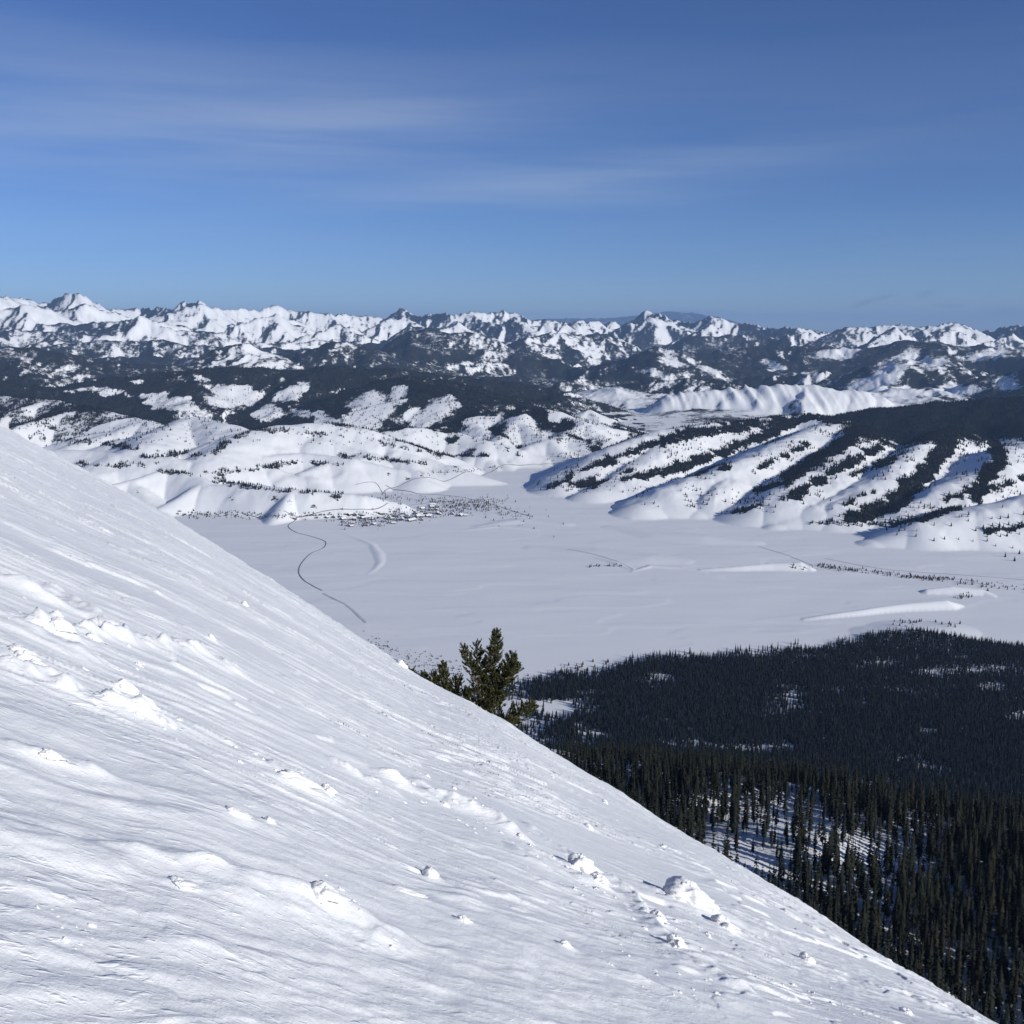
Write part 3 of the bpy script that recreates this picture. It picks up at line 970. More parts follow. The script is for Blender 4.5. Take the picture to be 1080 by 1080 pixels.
def slope_detail(x, y):
    s = x * FD[0] + y * FD[1]
    t = -x * FD[1] + y * FD[0]
    R = np.hypot(x, y)
    wv = 0.7 * fbm(s / 7, t / 4, 3, 200)
    tw = t + wv
    d = 0.085 * fbm(s / 16, tw / 5, 3, 201)                       # broad swells
    lm = sstep(-0.25, 0.55, fbm(s / 14, t / 4.0, 3, 205))        # where the crust is rough
    st = fbm(s / 2.6, tw / 0.42, 4, 210)
    d = d + 0.0035 * st * (0.2 + lm)
    lm2 = sstep(0.0, 0.5, fbm(s / 10, t / 3.0, 3, 241))
    q1 = fbm(s / 3.2, tw / 1.1, 4, 243, 0.62)                    # broken edges of wind slab
    near = np.interp(R, [3, 7, 14], [0.3, 0.6, 1.0])
    d = d + near * 0.040 * sstep(0.0, 0.07, q1) * sstep(0.75, 0.1, q1) * lm2
    q2 = fbm(s / 1.7, tw / 0.45, 4, 247, 0.6)
    d = d + near * 0.022 * sstep(0.08, 0.13, q2) * sstep(0.7, 0.13, q2) * sstep(0.0, 0.4, fbm(s / 6, t / 2, 3, 251))
    d = d + 0.016 * sstep(-0.1, 0.5, fbm(s / 8, t / 1.6, 3, 217)) * fbm(s / 0.9, t / 0.5, 4, 218, 0.6)
    rg_ = 1 - 2 * np.abs(pn(s / 1.9, tw / 0.36, 215))            # sharp sastrugi edges
    d = d + 0.014 * np.clip(rg_, 0, 1) ** 3 * (0.3 + 0.9 * lm)
    n3 = pn(s / 0.75, tw / 0.13, 220)
    d = d + 0.016 * np.clip(n3 - 0.2, 0, 1) * (0.4 + lm)
    n4 = pn(s / 0.30, tw / 0.075, 224)
    d = d + 0.009 * np.clip(n4 - 0.2, 0, 1) * (0.5 + lm)
    d = d + 0.004 * np.clip(pn(s / 0.16, tw / 0.034, 227) - 0.2, 0, 1) * (0.5 + lm)
    d = d + 0.010 * fbm(s / 0.32, t / 0.22, 3, 261, 0.6) * sstep(0.05, 0.5, fbm(s / 7, t / 2.4, 3, 262))
    lump = fbm(s / 0.9, t / 0.55, 3, 230)
    d = d + 0.06 * np.clip(lump - 0.42, 0, 1) * lm * sstep(-0.1, 0.5, fbm(s / 11, t / 2.2, 2, 236))
    return d * np.interp(R, [1, 4, 15, 60], [0.7, 0.85, 1.1, 1.6])


def slope_at(px, py):
    a, t = ray(px, py)
    g, r_ = float(G_of(a)), float(RS_of(a))
    # solve HE (1-R/r)^2 / R + g = -t
    lo, hi = 1.0, r_
    for _ in range(50):
        m = 0.5 * (lo + hi)
        if HE * (1 - m / r_) ** 2 / m + g > -t:
            lo = m
        else:
            hi = m
    R = 0.5 * (lo + hi)
    return R * math.sin(a), R * math.cos(a), R


ZG = slope_base(RG, AZ2[None, :])
ZG = ZG + slope_detail(XG, YG) * (1 - 0.5 * sstep(1.0, 1.12, RG / RS2[None, :]))
edge = np.exp(-((RG / RS2[None, :] - 0.98) / 0.10) ** 2)
ZG = ZG + edge * RG / 40 * (0.10 * np.clip(fbm(XG / 1.6, YG / 1.6, 4, 260), -0.3, 1) + 0.16 * np.clip(fbm(XG / 4.5, YG / 4.5, 3, 265) - 0.15, 0, 1))


def feature(px0, py0, px1, py1, h, wpx, seed=0, power=1.0):
    """drift or lip along a line of the picture; steep on its upper side, soft on its lower one"""
    global ZG
    a, b = slope_at(px0, py0), slope_at(px1, py1)
    Rm = 0.5 * (a[2] + b[2])
    wd = wpx / FPX * Rm
    dx, dy = b[0] - a[0], b[1] - a[1]
    L = math.hypot(dx, dy) + 1e-6
    t = ((XG - a[0]) * dx + (YG - a[1]) * dy) / (L * L)
    n = ((XG - a[0]) * dy - (YG - a[1]) * dx) / L               # positive towards the viewer's right / lower side
    n = n + 0.35 * wd * pn(XG / (wd * 2.2 + .05), YG / (wd * 2.2 + .05), seed)
    e = np.where(n > 0, n / (1.6 * wd), -n / (0.5 * wd))
    ends = sstep(-0.12, 0.12, t) * sstep(1.12, 0.75, t)
    ZG += float(np.interp(Rm, [6, 10, 22, 40], [0.27, 0.33, 0.25, 0.13])) * h * np.exp(-e * e) * ends * (0.8 + 0.5 * 1.2 * fbm(XG / (wd * 2.5), YG / (wd * 2.5), 3, seed + 3))


feature(-60, 878, 260, 932, 0.17, 46, 1)
feature(200, 915, 425, 992, 0.21, 46, 2)
feature(120, 905, 330, 960, 0.06, 18, 21)
feature(380, 1010, 420, 985, 0.05, 14, 22)
feature(300, 965, 390, 1000, 0.07, 22, 3)
feature(60, 625, 140, 680, 0.30, 14, 5)
feature(-20, 640, 110, 700, 0.35, 22, 6)
feature(180, 675, 260, 715, 0.40, 12, 7)
feature(-20, 600, 80, 650, 0.35, 16, 31)
feature(30, 655, 210, 690, 0.30, 8, 32)
feature(0, 700, 90, 730, 0.28, 14, 33)
feature(60, 725, 180, 765, 0.28, 13, 34)
feature(10, 790, 120, 825, 0.12, 14, 35)
feature(350, 800, 420, 835, 0.22, 9, 36)
feature(660, 930, 700, 985, 0.18, 12, 37)
feature(560, 870, 680, 950, 0.16, 10, 38)
feature(700, 1000, 800, 1060, 0.14, 10, 39)
feature(380, 620, 560, 745, 0.35, 6, 40)
feature(250, 600, 450, 720, 0.25, 5, 41)
feature(400, 815, 520, 860, 0.26, 14, 8)
feature(430, 820, 560, 885, 0.24, 16, 9)
feature(540, 890, 640, 935, 0.24, 18, 10)
feature(500, 850, 600, 915, 0.15, 12, 11)
feature(680, 965, 770, 1035, 0.14, 16, 12)
feature(120, 560, 330, 690, 0.12, 8, 13)
feature(620, 1015, 760, 1075, 0.09, 14, 14)
feature(250, 790, 340, 830, 0.16, 12, 15)
def dent(px, py, wpx, h):
    global ZG
    x, y, R = slope_at(px, py)
    w = wpx / FPX * R
    s_, t_ = (XG - x) * FD[0] + (YG - y) * FD[1], -(XG - x) * FD[1] + (YG - y) * FD[0]
    ZG -= h * np.exp(-((s_ / (1.1 * w)) ** 2 + (t_ / (0.55 * w)) ** 2) ** 1.5)


LUMPS = [
    (722, 950, 78, 30, 'largest carved snow block, rounded with a dark hollow at its upper side', 1, 46, .22),
    (762, 975, 34, 15, 'rough snow lump touching the lower end of the largest carved block', 2, 22, .4),
    (118, 742, 34, 17, 'bright pointed snow lump with a dark crack above it', 3, 20, .3),
    (150, 753, 26, 13, 'smaller white lump just downhill of the bright pointed one', 4, 16, .3),
    (130, 728, 24, 10, 'low snow lump just above the bright pointed one', 5, 14, .3),
    (308, 823, 54, 13, 'long flat white snow slab lying along the slope', 6, 22, .22),
    (344, 836, 18, 13, 'small upright snow lump at the end of the long flat slab', 7, 14, .35),
    (246, 868, 34, 9, 'low oval snow mound alone on smooth crust', 8, 20, .2),
    (283, 876, 14, 7, 'tiny round snow lump beside the low oval mound', 9, 10, .25),
    (452, 928, 20, 15, 'round snowball-like lump with a grey shaded upper face', 10, 18, .15),
    (425, 948, 46, 6, 'flat crescent of snow just below the round snowball-like lump', 11, 20, .15),
    (610, 915, 44, 22, 'ridged snow mound uphill of the largest carved block', 12, 24, .35),
    (630, 932, 26, 13, 'broken snow lump at the foot of the ridged mound', 13, 18, .4),
    (693, 972, 26, 13, 'jagged snow lump between two trails of clods below the largest block', 14, 16, .45),
    (712, 1000, 30, 16, 'sharp-edged snow lump with a dark notch, lower down than the jagged one', 15, 18, .45),
    (850, 1012, 22, 11, 'pale snow lump alone near the lower slope edge beside the dark forest', 16, 14, .25),
    (620, 873, 12, 6, 'tiny round lump alone on the smooth upper slope near the forest edge', 17, 10, .2),
    (595, 1004, 18, 10, 'bright little lump at the head of a faint groove', 18, 11, .25),
    (488, 980, 18, 8, 'small low lump under the round snowball-like lump', 19, 12, .35),
    (62, 668, 26, 14, 'white rounded lump at the uphill end of the chain of lumps', 20, 16, .25),
    (97, 676, 20, 9, 'flat lump just downhill of the white rounded one in the chain', 21, 14, .3),
    (20, 692, 30, 10, 'broad low lump in the rough patch by the uphill end of the slope', 22, 18, .3),
    (25, 698, 26, 11, 'second broad lump touching the broad low one in the rough patch', 23, 16, .3),
    (35, 707, 18, 10, 'dark-cracked lump lowest in the rough patch', 24, 13, .3),
    (222, 677, 9, 6, 'small lump alone by a fine groove on the upper smooth crust', 25, 7, .2),
    (257, 640, 8, 6, 'tiny bright lump highest on the smooth crust near the lake side', 26, 6, .2),
    (52, 810, 26, 9, 'low crumbly lump alone on smooth crust well above the big bright drift', 27, 16, .35),
    (340, 968, 44, 20, 'pointed snow hump on the lip of the big bright drift', 28, 34, .25),
    (190, 945, 34, 9, 'ring-edged crumbling lump on the big bright drift', 29, 24, .4),
    (422, 703, 14, 9, 'white snow lump on the crest just uphill of the pines', 30, 10, .2),
    (955, 928 + 140, 20, 8, 'crumbly lump near the bottom end of the slope edge', 31, 14, .4),
]

for px, py, wp, hp, lab, sd_, dp, jg in LUMPS:
    # wind has drifted snow round every lump, with a long tail down the slope
    x, y, R = slope_at(px, py)
    w = wp / FPX * R
    s_, t_ = (XG - x) * FD[0] + (YG - y) * FD[1], -(XG - x) * FD[1] + (YG - y) * FD[0]
    e = np.where(s_ > 0, s_ / (1.5 * w), s_ / (0.55 * w)) ** 2 + (t_ / (0.42 * dp / FPX * R + 0.1 * w)) ** 2
    ZG += 0.30 * hp / FPX * R * np.exp(-e) * (1 + 0.5 * pn(XG / w * 2, YG / w * 2, sd_))

dent(692, 946, 16, 0.16)
dent(440, 924, 10, 0.04)
dent(104, 738, 9, 0.10)
me = np_mesh('slope', np.stack([XG, YG, ZG], -1).reshape(-1, 3), grid_faces(NR2, NA2))
link_mesh('snow_slope', me, M_SLOPE, kind='structure')
RGmid = None


def slope_z(x, y):
    R, az = math.hypot(x, y), math.atan2(x, y)
    i = int(np.clip(round((az - AZ2[0]) / (AZ2[-1] - AZ2[0]) * (NA2 - 1)), 0, NA2 - 1))
    return float(np.interp(R, RG[:, i], ZG[:, i]))


# ------------------------------------------------------------------ snow lumps
def lump_mesh(w, d, h, seed, jag=0.25):
    """a wind-carved block of snow: high blunt head, long tail down the slope"""
    nu, nv = 64, 30
    V = []
    r = random.Random(seed)
    ox, oy = r.random() * 50, r.random() * 50
    for j in range(nv + 1):
        ph = j / nv * math.pi * 0.62
        for i in range(nu):
            th = 2 * math.pi * i / nu
            cx_, sx_ = math.cos(th), math.sin(th)
            rad = math.sin(ph) / math.sin(math.pi * 0.62) if j < nv else 1.0
            rad = min(math.sin(min(ph, math.pi / 2)), 1)
            n = float(fbm(np.array([cx_ * 1.3 * rad + ox]), np.array([sx_ * 1.3 * rad + oy + 1.3 * math.cos(ph)]), 5, seed % 20, 0.6)[0])
            k = 1 + jag * n
            xx = cx_ * rad * k
            xx = xx * (1.45 if xx > 0 else 0.62)
            tail = 1 - 0.45 * max(xx, 0)
            V.append((xx * w / 2, sx_ * rad * k * d / 2 * (1 - 0.18 * max(xx, 0)), math.cos(ph) * h * k * tail))
    F = []
    for j in range(nv):
        for i in range(nu):
            a, b = j * nu + i, j * nu + (i + 1) % nu
            F.append((a, a + nu, b + nu, b))
    return np_mesh('lump', np.array(V), np.array(F), True)


def lump(px, py, wpx, hpx, label, seed, group=None, dpx=None, jag=0.25, turn=0.0):
    x, y, R = slope_at(px, py)
    w, h = wpx / FPX * R * 1.05, hpx / FPX * R * 0.55
    d = (dpx or wpx * 0.6) / FPX * R
    o = link_mesh('snow_lump', lump_mesh(w, d, h, seed, jag), M_LUMP, label=label, category='snow lump', group=group)
    fall = math.atan2(FD[1], FD[0]) + turn
    nrm = Vector((0.505, 0.335, 0.795)).normalized()
    t = Vector((math.cos(fall), math.sin(fall), 0))
    t = (t - nrm * t.dot(nrm)).normalized()
    M = Matrix((t, nrm.cross(t), (nrm * 0.6 + Vector((0, 0, .4))).normalized())).transposed().to_4x4()
    M.translation = (x, y, slope_z(x, y) - 0.12 * h)
    o.matrix_world = M
    return o


for px, py, wp, hp, lab, sd, dp, jg in LUMPS:
    lump(px, py, wp, hp, lab, sd, None, dp, jg)
# clods strewn in trails
base_clods = [lump_mesh(1, 0.7, 0.42, 60 + k, 0.45) for k in range(5)]
for m_ in base_clods:
    m_.materials.append(M_LUMP)
TR = [(0, 650, 150, 700, 18), (0, 700, 170, 760, 22), (150, 760, 420, 850, 16), (400, 815, 520, 860, 26), (440, 830, 640, 935, 30), (560, 900, 780, 1010, 30),
      (620, 1010, 800, 1075, 26), (780, 1030, 930, 1075, 20), (20, 930, 110, 1040, 14), (330, 940, 420, 1010, 14), (560, 800, 800, 930, 16)]
nrm = Vector((0.505, 0.335, 0.795)).normalized()
for x0, y0, x1, y1, n in TR:
    for k in range(int(n * 1.15)):
        t = random.random()
        px, py = x0 + (x1 - x0) * t + random.gauss(0, 9), y0 + (y1 - y0) * t + random.gauss(0, 9)
        sil = np.interp(px, [s_[0] for s_ in SIL], [s_[1] for s_ in SIL])
        if py < sil + 14 or py > 1075:
            continue
        x, y, R = slope_at(px, py)
        sz = random.choice([3, 4, 4, 5, 5, 6, 7, 10]) / FPX * R
        o = bpy.data.objects.new('snow_clod', base_clods[k % 5])
        o['label'] = 'small white clod of snow strewn in a trail across the crust'
        o['category'] = 'snow clod'
        o['group'] = 'clods of snow strewn down the slope'
        fall = math.atan2(FD[1], FD[0]) + random.uniform(-.5, .5)
        tv = Vector((math.cos(fall), math.sin(fall), 0))
        tv = (tv - nrm * tv.dot(nrm)).normalized()
        M = Matrix((tv, nrm.cross(tv), nrm)).transposed().to_4x4() @ Matrix.Diagonal((sz * 1.2, sz, sz * random.uniform(.45, .9), 1))
        M.translation = (x, y, slope_z(x, y) - 0.12 * sz)
        o.matrix_world = M
        COL.objects.link(o)

# ------------------------------------------------------------------ the pines behind the crest
def tube(path, radii, sides=7):
    V, F = [], []
    prev = None
    for k, p in enumerate(path):
        p = Vector(p)
        d = Vector(path[min(k + 1, len(path) - 1)]) - Vector(path[max(k - 1, 0)])
        d.normalize()
        ax = d.cross(Vector((0.3, 1, 0.1))).normalized()
        ay = d.cross(ax)
        for q in range(sides):
            a = 6.283 * q / sides
            V.append(tuple(p + (ax * math.cos(a) + ay * math.sin(a)) * radii[k]))
    for k in range(len(path) - 1):
        for q in range(sides):
            a, b = k * sides + q, k * sides + (q + 1) % sides
            F.append((a, b, b + sides, a + sides))
    return V, F


class Soup:
    def __init__(self):
        self.V, self.F = [], []

    def add(self, V, F):
        b = len(self.V)
        self.V += V
        self.F += [tuple(i + b for i in f) for f in F]

    def mesh(self, name, smooth=False):
        me = bpy.data.meshes.new(name)
        me.from_pydata([tuple(v) for v in self.V], [], self.F)
        if smooth:
            me.polygons.foreach_set('use_smooth', [True] * len(self.F))
        return me


def shoot(soup, p, d, ln, rad, r):
    """bottle-brush of needles round a twig"""
    p, d = Vector(p), Vector(d).normalized()
    ax = d.cross(Vector((0.2, 0.9, 0.3))).normalized()
    ay = d.cross(ax)
    n = int(150 * ln / 0.22)
    for k in range(n):
        t = r.random()
        a = r.random() * 6.283
        o = (ax * math.cos(a) + ay * math.sin(a))
        b = p + d * (ln * t)
        nl = 0.82 * rad * r.uniform(0.7, 1.25)
        tip = b + (o * 0.75 + d * r.uniform(0.45, 0.95)) * nl
        sd = o.cross(d) * 0.0075
        i = len(soup.V)
        soup.V += [tuple(b - sd), tuple(b + sd), tuple(tip)]
        soup.F.append((i, i + 1, i + 2))


def pine(base, stems, label, seed, shootlen=0.19, sidemax=0.72):
    r = random.Random(seed)
    root = bpy.data.objects.new('pine_tree', None)
    root.location = base
    set_props(root, dict(label=label, category='tree', group='pines behind the crest of the slope'))
    COL.objects.link(root)
    B = Vector(base)
    tr, cr = Soup(), Soup()
    for path, thick, dens in stems:
        P = [Vector(p) - B for p in path]
        # resample smoothly
        pts = []
        for k in range(len(P) - 1):
            for q in range(6):
                t = q / 6
                pts.append(P[k].lerp(P[k + 1], t) + Vector((r.gauss(0, .012), r.gauss(0, .012), 0)))
        pts.append(P[-1])
        n = len(pts)
        tr.add(*tube(pts, [max(thick * (1 - k / n) ** 0.8, 0.008) for k in range(n)]))
        tot = sum((pts[k + 1] - pts[k]).length for k in range(n - 1))
        nb = int(tot * dens * 1.45)
        for b in range(nb):
            t = (b + r.random()) / nb
            t = 0.12 + 0.88 * t
            f = t * (n - 1)
            k = min(int(f), n - 2)
            p = pts[k].lerp(pts[k + 1], f - k)
            d = (pts[k + 1] - pts[k]).normalized()
            a = r.random() * 6.283
            out = Vector((math.cos(a), math.sin(a), 0))
            out = (out - d * out.dot(d)).normalized()
            bl = (sidemax * (1 - t) ** 0.55 + 0.07) * r.uniform(0.5, 1.15)
            bd = (out * 0.95 + d * 0.4 + Vector((0, 0, r.uniform(-.05, .4)))).normalized()
            m = p + bd * bl * 0.55
            e = m + (bd * 0.5 + Vector((0, 0, 0.55)) + out * .2).normalized() * bl * 0.5
            tr.add(*tube([p, m, e], [0.016, 0.011, 0.006], 5))
            shoot(cr, e, (e - m) + Vector((0, 0, .02)), shootlen * r.uniform(.8, 1.2), 0.085, r)
            if bl > 0.14:
                for w_ in range(int(bl / 0.085)):
                    q = r.uniform(0.25, 1)
                    pp = p.lerp(m, q) if r.random() < .5 else m.lerp(e, q)
                    od = (bd + Vector((r.gauss(0, .6), r.gauss(0, .6), r.uniform(.2, .9)))).normalized()
                    shoot(cr, pp, od, shootlen * r.uniform(.55, 1.0), 0.08, r)
        shoot(cr, pts[-2], pts[-1] - pts[-3], shootlen * 1.1, 0.085, r)
    link_mesh('trunk', tr.mesh('trunk', True), M_PINEBARK, root)
    link_mesh('crown', cr.mesh('crown'), M_PINE, root)
    return root


RP = 51.0


def P_(px, py, dr=0.0):
    return at(px, py, RP + dr)


b0 = P_(527, 800)
pine(b0, [([b0, P_(517, 755), P_(517, 720), P_(521, 690), P_(524, 667)], .085, 26),
          ([P_(517, 760), P_(508, 742, -.3), P_(501, 715, -.3), P_(495, 700, -.2), P_(488, 682, -.2)], .05, 17),
          ([P_(517, 745), P_(510, 722, .3), P_(506, 700, .3), P_(503, 679, .3)], .045, 17),
          ([P_(519, 740), P_(530, 720, .2), P_(536, 706, .2), P_(541, 690, .2)], .05, 26),
          ([P_(527, 728), P_(538, 712, -.2), P_(544, 701, -.2)], .035, 24),
          ([P_(520, 765), P_(540, 757, -.4), P_(553, 750, -.4), P_(563, 743, -.4)], .04, 26),
          ([P_(520, 772), P_(532, 768, .3), P_(546, 762, .3)], .035, 28),
          ([P_(517, 752), P_(522, 742, -.5), P_(530, 735, -.5)], .035, 26),
          ([P_(519, 768), P_(504, 752, -.3), P_(497, 740, -.3)], .035, 22)],
     'tall many-stemmed green pine standing alone above the others behind the snow crest', 3)
b1 = P_(478, 770)
pine(b1, [([b1, P_(472, 735), P_(468, 715), P_(467, 701)], .06, 24),
          ([P_(474, 745), P_(481, 728, .3), P_(484, 715, .3)], .04, 26),
          ([P_(474, 745), P_(488, 737, -.3), P_(495, 728, -.3)], .04, 26),
          ([P_(473, 740), P_(463, 728, .2), P_(460, 716, .2)], .04, 22)],
     'shorter bushy green pine between the tall pine and the reddish little one', 5, sidemax=.42)
b2 = P_(458, 765)
pine(b2, [([b2, P_(456, 730), P_(457, 711)], .045, 24), ([P_(456, 735), P_(447, 720, .2), P_(447, 711, .2)], .035, 24)],
     'little pine with two short tops just showing over the snow crest', 7, sidemax=.25)
b3 = P_(440, 745)
pine(b3, [([b3, P_(436, 718), P_(434, 708)], .035, 24)],
     'smallest pine tip beside the white lump on the crest', 9, sidemax=.2)

# ------------------------------------------------------------------ roads, stream, cabins, shrubs
def ribbon(name, pts, width, mat, lift, **kw):
    P = [Vector(hit(px, py, 1500)) for px, py in pts]
    # Catmull-Rom through the points
    C = []
    for k in range(len(P) - 1):
        p0, p1, p2, p3 = P[max(k - 1, 0)], P[k], P[k + 1], P[min(k + 2, len(P) - 1)]
        for q in range(10):
            t = q / 10
            C.append(0.5 * ((2 * p1) + (p2 - p0) * t + (2 * p0 - 5 * p1 + 4 * p2 - p3) * t * t + (3 * p1 - p0 - 3 * p2 + p3) * t ** 3))
    C.append(P[-1])
    V, F = [], []
    for k, c in enumerate(C):
        d = (C[min(k + 1, len(C) - 1)] - C[max(k - 1, 0)])
        s_ = Vector((d.y, -d.x, 0)).normalized() * width / 2 * (0.85 + 0.3 * random.random())
        for q in (c + s_, c, c - s_):
            V.append((q.x, q.y, float(ground_z(q.x, q.y)[0]) + lift))
    for k in range(len(C) - 1):
        for q in range(2):
            F.append((k * 3 + q, k * 3 + q + 1, k * 3 + q + 4, k * 3 + q + 3))
    return link_mesh(name, np_mesh(name, np.array(V), np.array(F)), mat, **kw)


ribbon('stream', [(312, 548), (304, 555), (312, 562), (330, 567), (343, 572), (341, 578), (328, 584), (318, 594), (315, 603), (319, 611), (328, 617), (340, 624)], 3.0, M_WATER, 0.5, kind='structure')
M_OLDTRACK = mat_simple('snowed_over_track', (0.46, 0.47, 0.49), (0.62, 0.63, 0.65), 0.02, 0.8)
ribbon('stream', [(341, 626), (352, 632), (364, 638), (375, 647), (386, 657)], 6, M_OLDTRACK, 0.5, kind='structure')
ribbon('track', [(598, 580), (630, 586), (655, 594), (668, 601)], 2.5, M_OLDTRACK, 0.5, kind='structure')
ribbon('track', [(800, 577), (830, 586), (858, 597)], 2.5, M_OLDTRACK, 0.5, kind='structure')
ribbon('track', [(870, 589), (930, 600), (1000, 606), (1085, 612)], 2.5, M_OLDTRACK, 0.5, kind='structure')
ribbon('road', [(586, 489), (555, 491), (525, 494), (490, 499), (455, 505), (425, 511), (407, 517), (403, 522)], 4, M_ROAD, 0.6, kind='structure')
ribbon('road', [(407, 514), (440, 521), (480, 524), (515, 531), (540, 539), (562, 546)], 3.5, M_ROAD, 0.6, kind='structure')
ribbon('road', [(255, 542), (300, 541), (350, 540), (400, 537), (440, 532), (500, 527)], 3, M_ROAD, 0.6, kind='structure')
ribbon('road', [(404, 520), (395, 511), (375, 512)], 2.5, M_ROAD, 0.6, kind='structure')


def cabin_meshes():
    w, d, h, rh = 5.0, 3.5, 3.0, 2.6
    wall = Soup()
    wall.add([(-w, -d, -1), (w, -d, -1), (w, d, -1), (-w, d, -1), (-w, -d, h), (w, -d, h), (w, d, h), (-w, d, h), (-w, 0, h + rh), (w, 0, h + rh)],
             [(0, 1, 5, 4), (2, 3, 7, 6), (1, 2, 6, 9, 5), (3, 0, 4, 8, 7)])
    roof = Soup()
    e = .6
    for sgn in (1, -1):
        pts = [(-w - e, sgn * (d + e), h - .4), (w + e, sgn * (d + e), h - .4), (w + e, 0, h + rh + .1), (-w - e, 0, h + rh + .1)]
        up = [(a, b, c + .4) for a, b, c in pts]
        roof.add(pts + up, [(0, 1, 2, 3), (4, 5, 6, 7), (0, 1, 5, 4), (1, 2, 6, 5), (2, 3, 7, 6), (3, 0, 4, 7)])
    return wall.mesh('wall'), roof.mesh('roof')


wm, rm = cabin_meshes()
wm.materials.append(M_CABIN)
rm.materials.append(M_ROOF)
spots = []
for k in range(70):
    t = random.random()
    px = 365 + 110 * t + random.gauss(0, 14)
    py = 551 - 12 * t + random.gauss(0, 4.5)
    spots.append((px, py))
for k in range(14):
    spots.append((270 + random.random() * 110, 545 + random.gauss(0, 2)))
for px, py in spots:
    c = hit(px, py, 1500)
    if c[2] > LAKE + 8:
        continue
    r = bpy.data.objects.new('cabin', None)
    r.location = (c[0], c[1], c[2])
    s_ = random.uniform(.9, 1.7)
    r.scale = (s_, s_, s_ * .9)
    r.rotation_euler = (0, 0, random.random() * 3.14)
    set_props(r, dict(label='tiny dark cabin with a snowy roof in the village by the frozen lake', category='cabin', group='cabins of the village at the lake'))
    COL.objects.link(r)
    link_mesh('wall', wm, None, r)
    link_mesh('roof', rm, None, r)

# willow scrub and single trees round the village, on the shore and along the dyke
pts = []


def sprinkle(poly, n, sx, sy):
    for k in range(n):
        t = random.random() * (len(poly) - 1)
        i = min(int(t), len(poly) - 2)
        t -= i
        px = poly[i][0] + (poly[i + 1][0] - poly[i][0]) * t + random.gauss(0, sx)
        py = poly[i][1] + (poly[i + 1][1] - poly[i][1]) * t + random.gauss(0, sy)
        pts.append(hit(px, py, 1500))


sprinkle([(365, 550), (420, 547), (475, 536), (520, 530)], 750, 12, 3.5)
sprinkle([(190, 543), (270, 545), (360, 546)], 260, 5, 1.5)
sprinkle([(400, 524), (470, 529), (540, 540)], 220, 8, 2)
sprinkle([(455, 500), (490, 497), (530, 493)], 70, 5, 1)
sprinkle([(520, 545), (540, 541), (555, 546)], 40, 8, 2)
sprinkle([(860, 597), (900, 602), (960, 609), (1000, 612)], 230, 4, 1.2)
sprinkle([(1000, 612), (1040, 618), (1080, 622), (1110, 625)], 70, 6, 2)
sprinkle([(1010, 631), (1024, 628)], 26, 3, 1.5)
sprinkle([(830, 601), (850, 600)], 10, 8, 1)
sprinkle([(945, 658), (960, 656), (975, 657)], 24, 4, 1.5)
sprinkle([(990, 658), (1010, 660)], 12, 5, 1)
sprinkle([(624, 598), (640, 597), (656, 598)], 22, 2, .5)
sprinkle([(520, 540), (600, 560)], 14, 20, 6)
sprinkle([(560, 718), (610, 706), (650, 700)], 60, 14, 3)
P = np.array(pts)
P[:, 2] = ground_z(P[:, 0], P[:, 1]) - 0.3
bush = [cone_tree(3, 6, 0.26, 700 + q) for q in range(4)]
scatter_mesh('valley_trees', bush, P, rng.uniform(3, 9, len(P)), M_SCRUB, kind='stuff',
             label='dark scrub and small trees dotted round the village and along the dyke', category='scrub')
pts = []
sprinkle([(380, 678), (400, 690), (440, 700), (480, 705)], 260, 16, 6)
P = np.array(pts)
P[:, 2] = ground_z(P[:, 0], P[:, 1]) - 0.1
scatter_mesh('shore_scrub', bush, P, rng.uniform(1.2, 4, len(P)), M_BARK, wid=1.6, kind='stuff',
             label='low brown willow scrub on the near shore of the frozen lake', category='scrub')

# ------------------------------------------------------------------ haze
top, low = float(H.max()) + 30.0, float(H.min()) - 2.0
bx = Soup()
x0, x1, y0, y1 = -48000, 48000, -400, 64000
bx.add([(x0, y0, low), (x1, y0, low), (x1, y1, low), (x0, y1, low), (x0, y0, top), (x1, y0, top), (x1, y1, top), (x0, y1, top)],
       [(3, 2, 1, 0), (4, 5, 6, 7), (0, 1, 5, 4), (1, 2, 6, 5), (2, 3, 7, 6), (3, 0, 4, 7)])
mh = bpy.data.materials.new('haze')
mh.use_nodes = True
nt = mh.node_tree
nt.nodes.remove(nt.nodes['Principled BSDF'])
pv = N(nt, 'ShaderNodeVolumePrincipled')
pv.inputs['Color'].default_value = (0.38, 0.60, 1.0, 1)
pv.inputs['Density'].default_value = 2.3e-5
pv.inputs['Anisotropy'].default_value = 0.0
nt.links.new(pv.outputs[0], nt.nodes['Material Output'].inputs['Volume'])
link_mesh('haze', bx.mesh('haze'), mh, kind='stuff')

# ------------------------------------------------------------------ sun and sky
sd = bpy.data.lights.new('sun', 'SUN')
sd.energy = 4.7
sd.angle = math.radians(0.5)
sd.color = (1.0, 0.968, 0.89)
so = bpy.data.objects.new('sun', sd)
so.rotation_euler = SUN.to_track_quat('Z', 'Y').to_euler()
COL.objects.link(so)

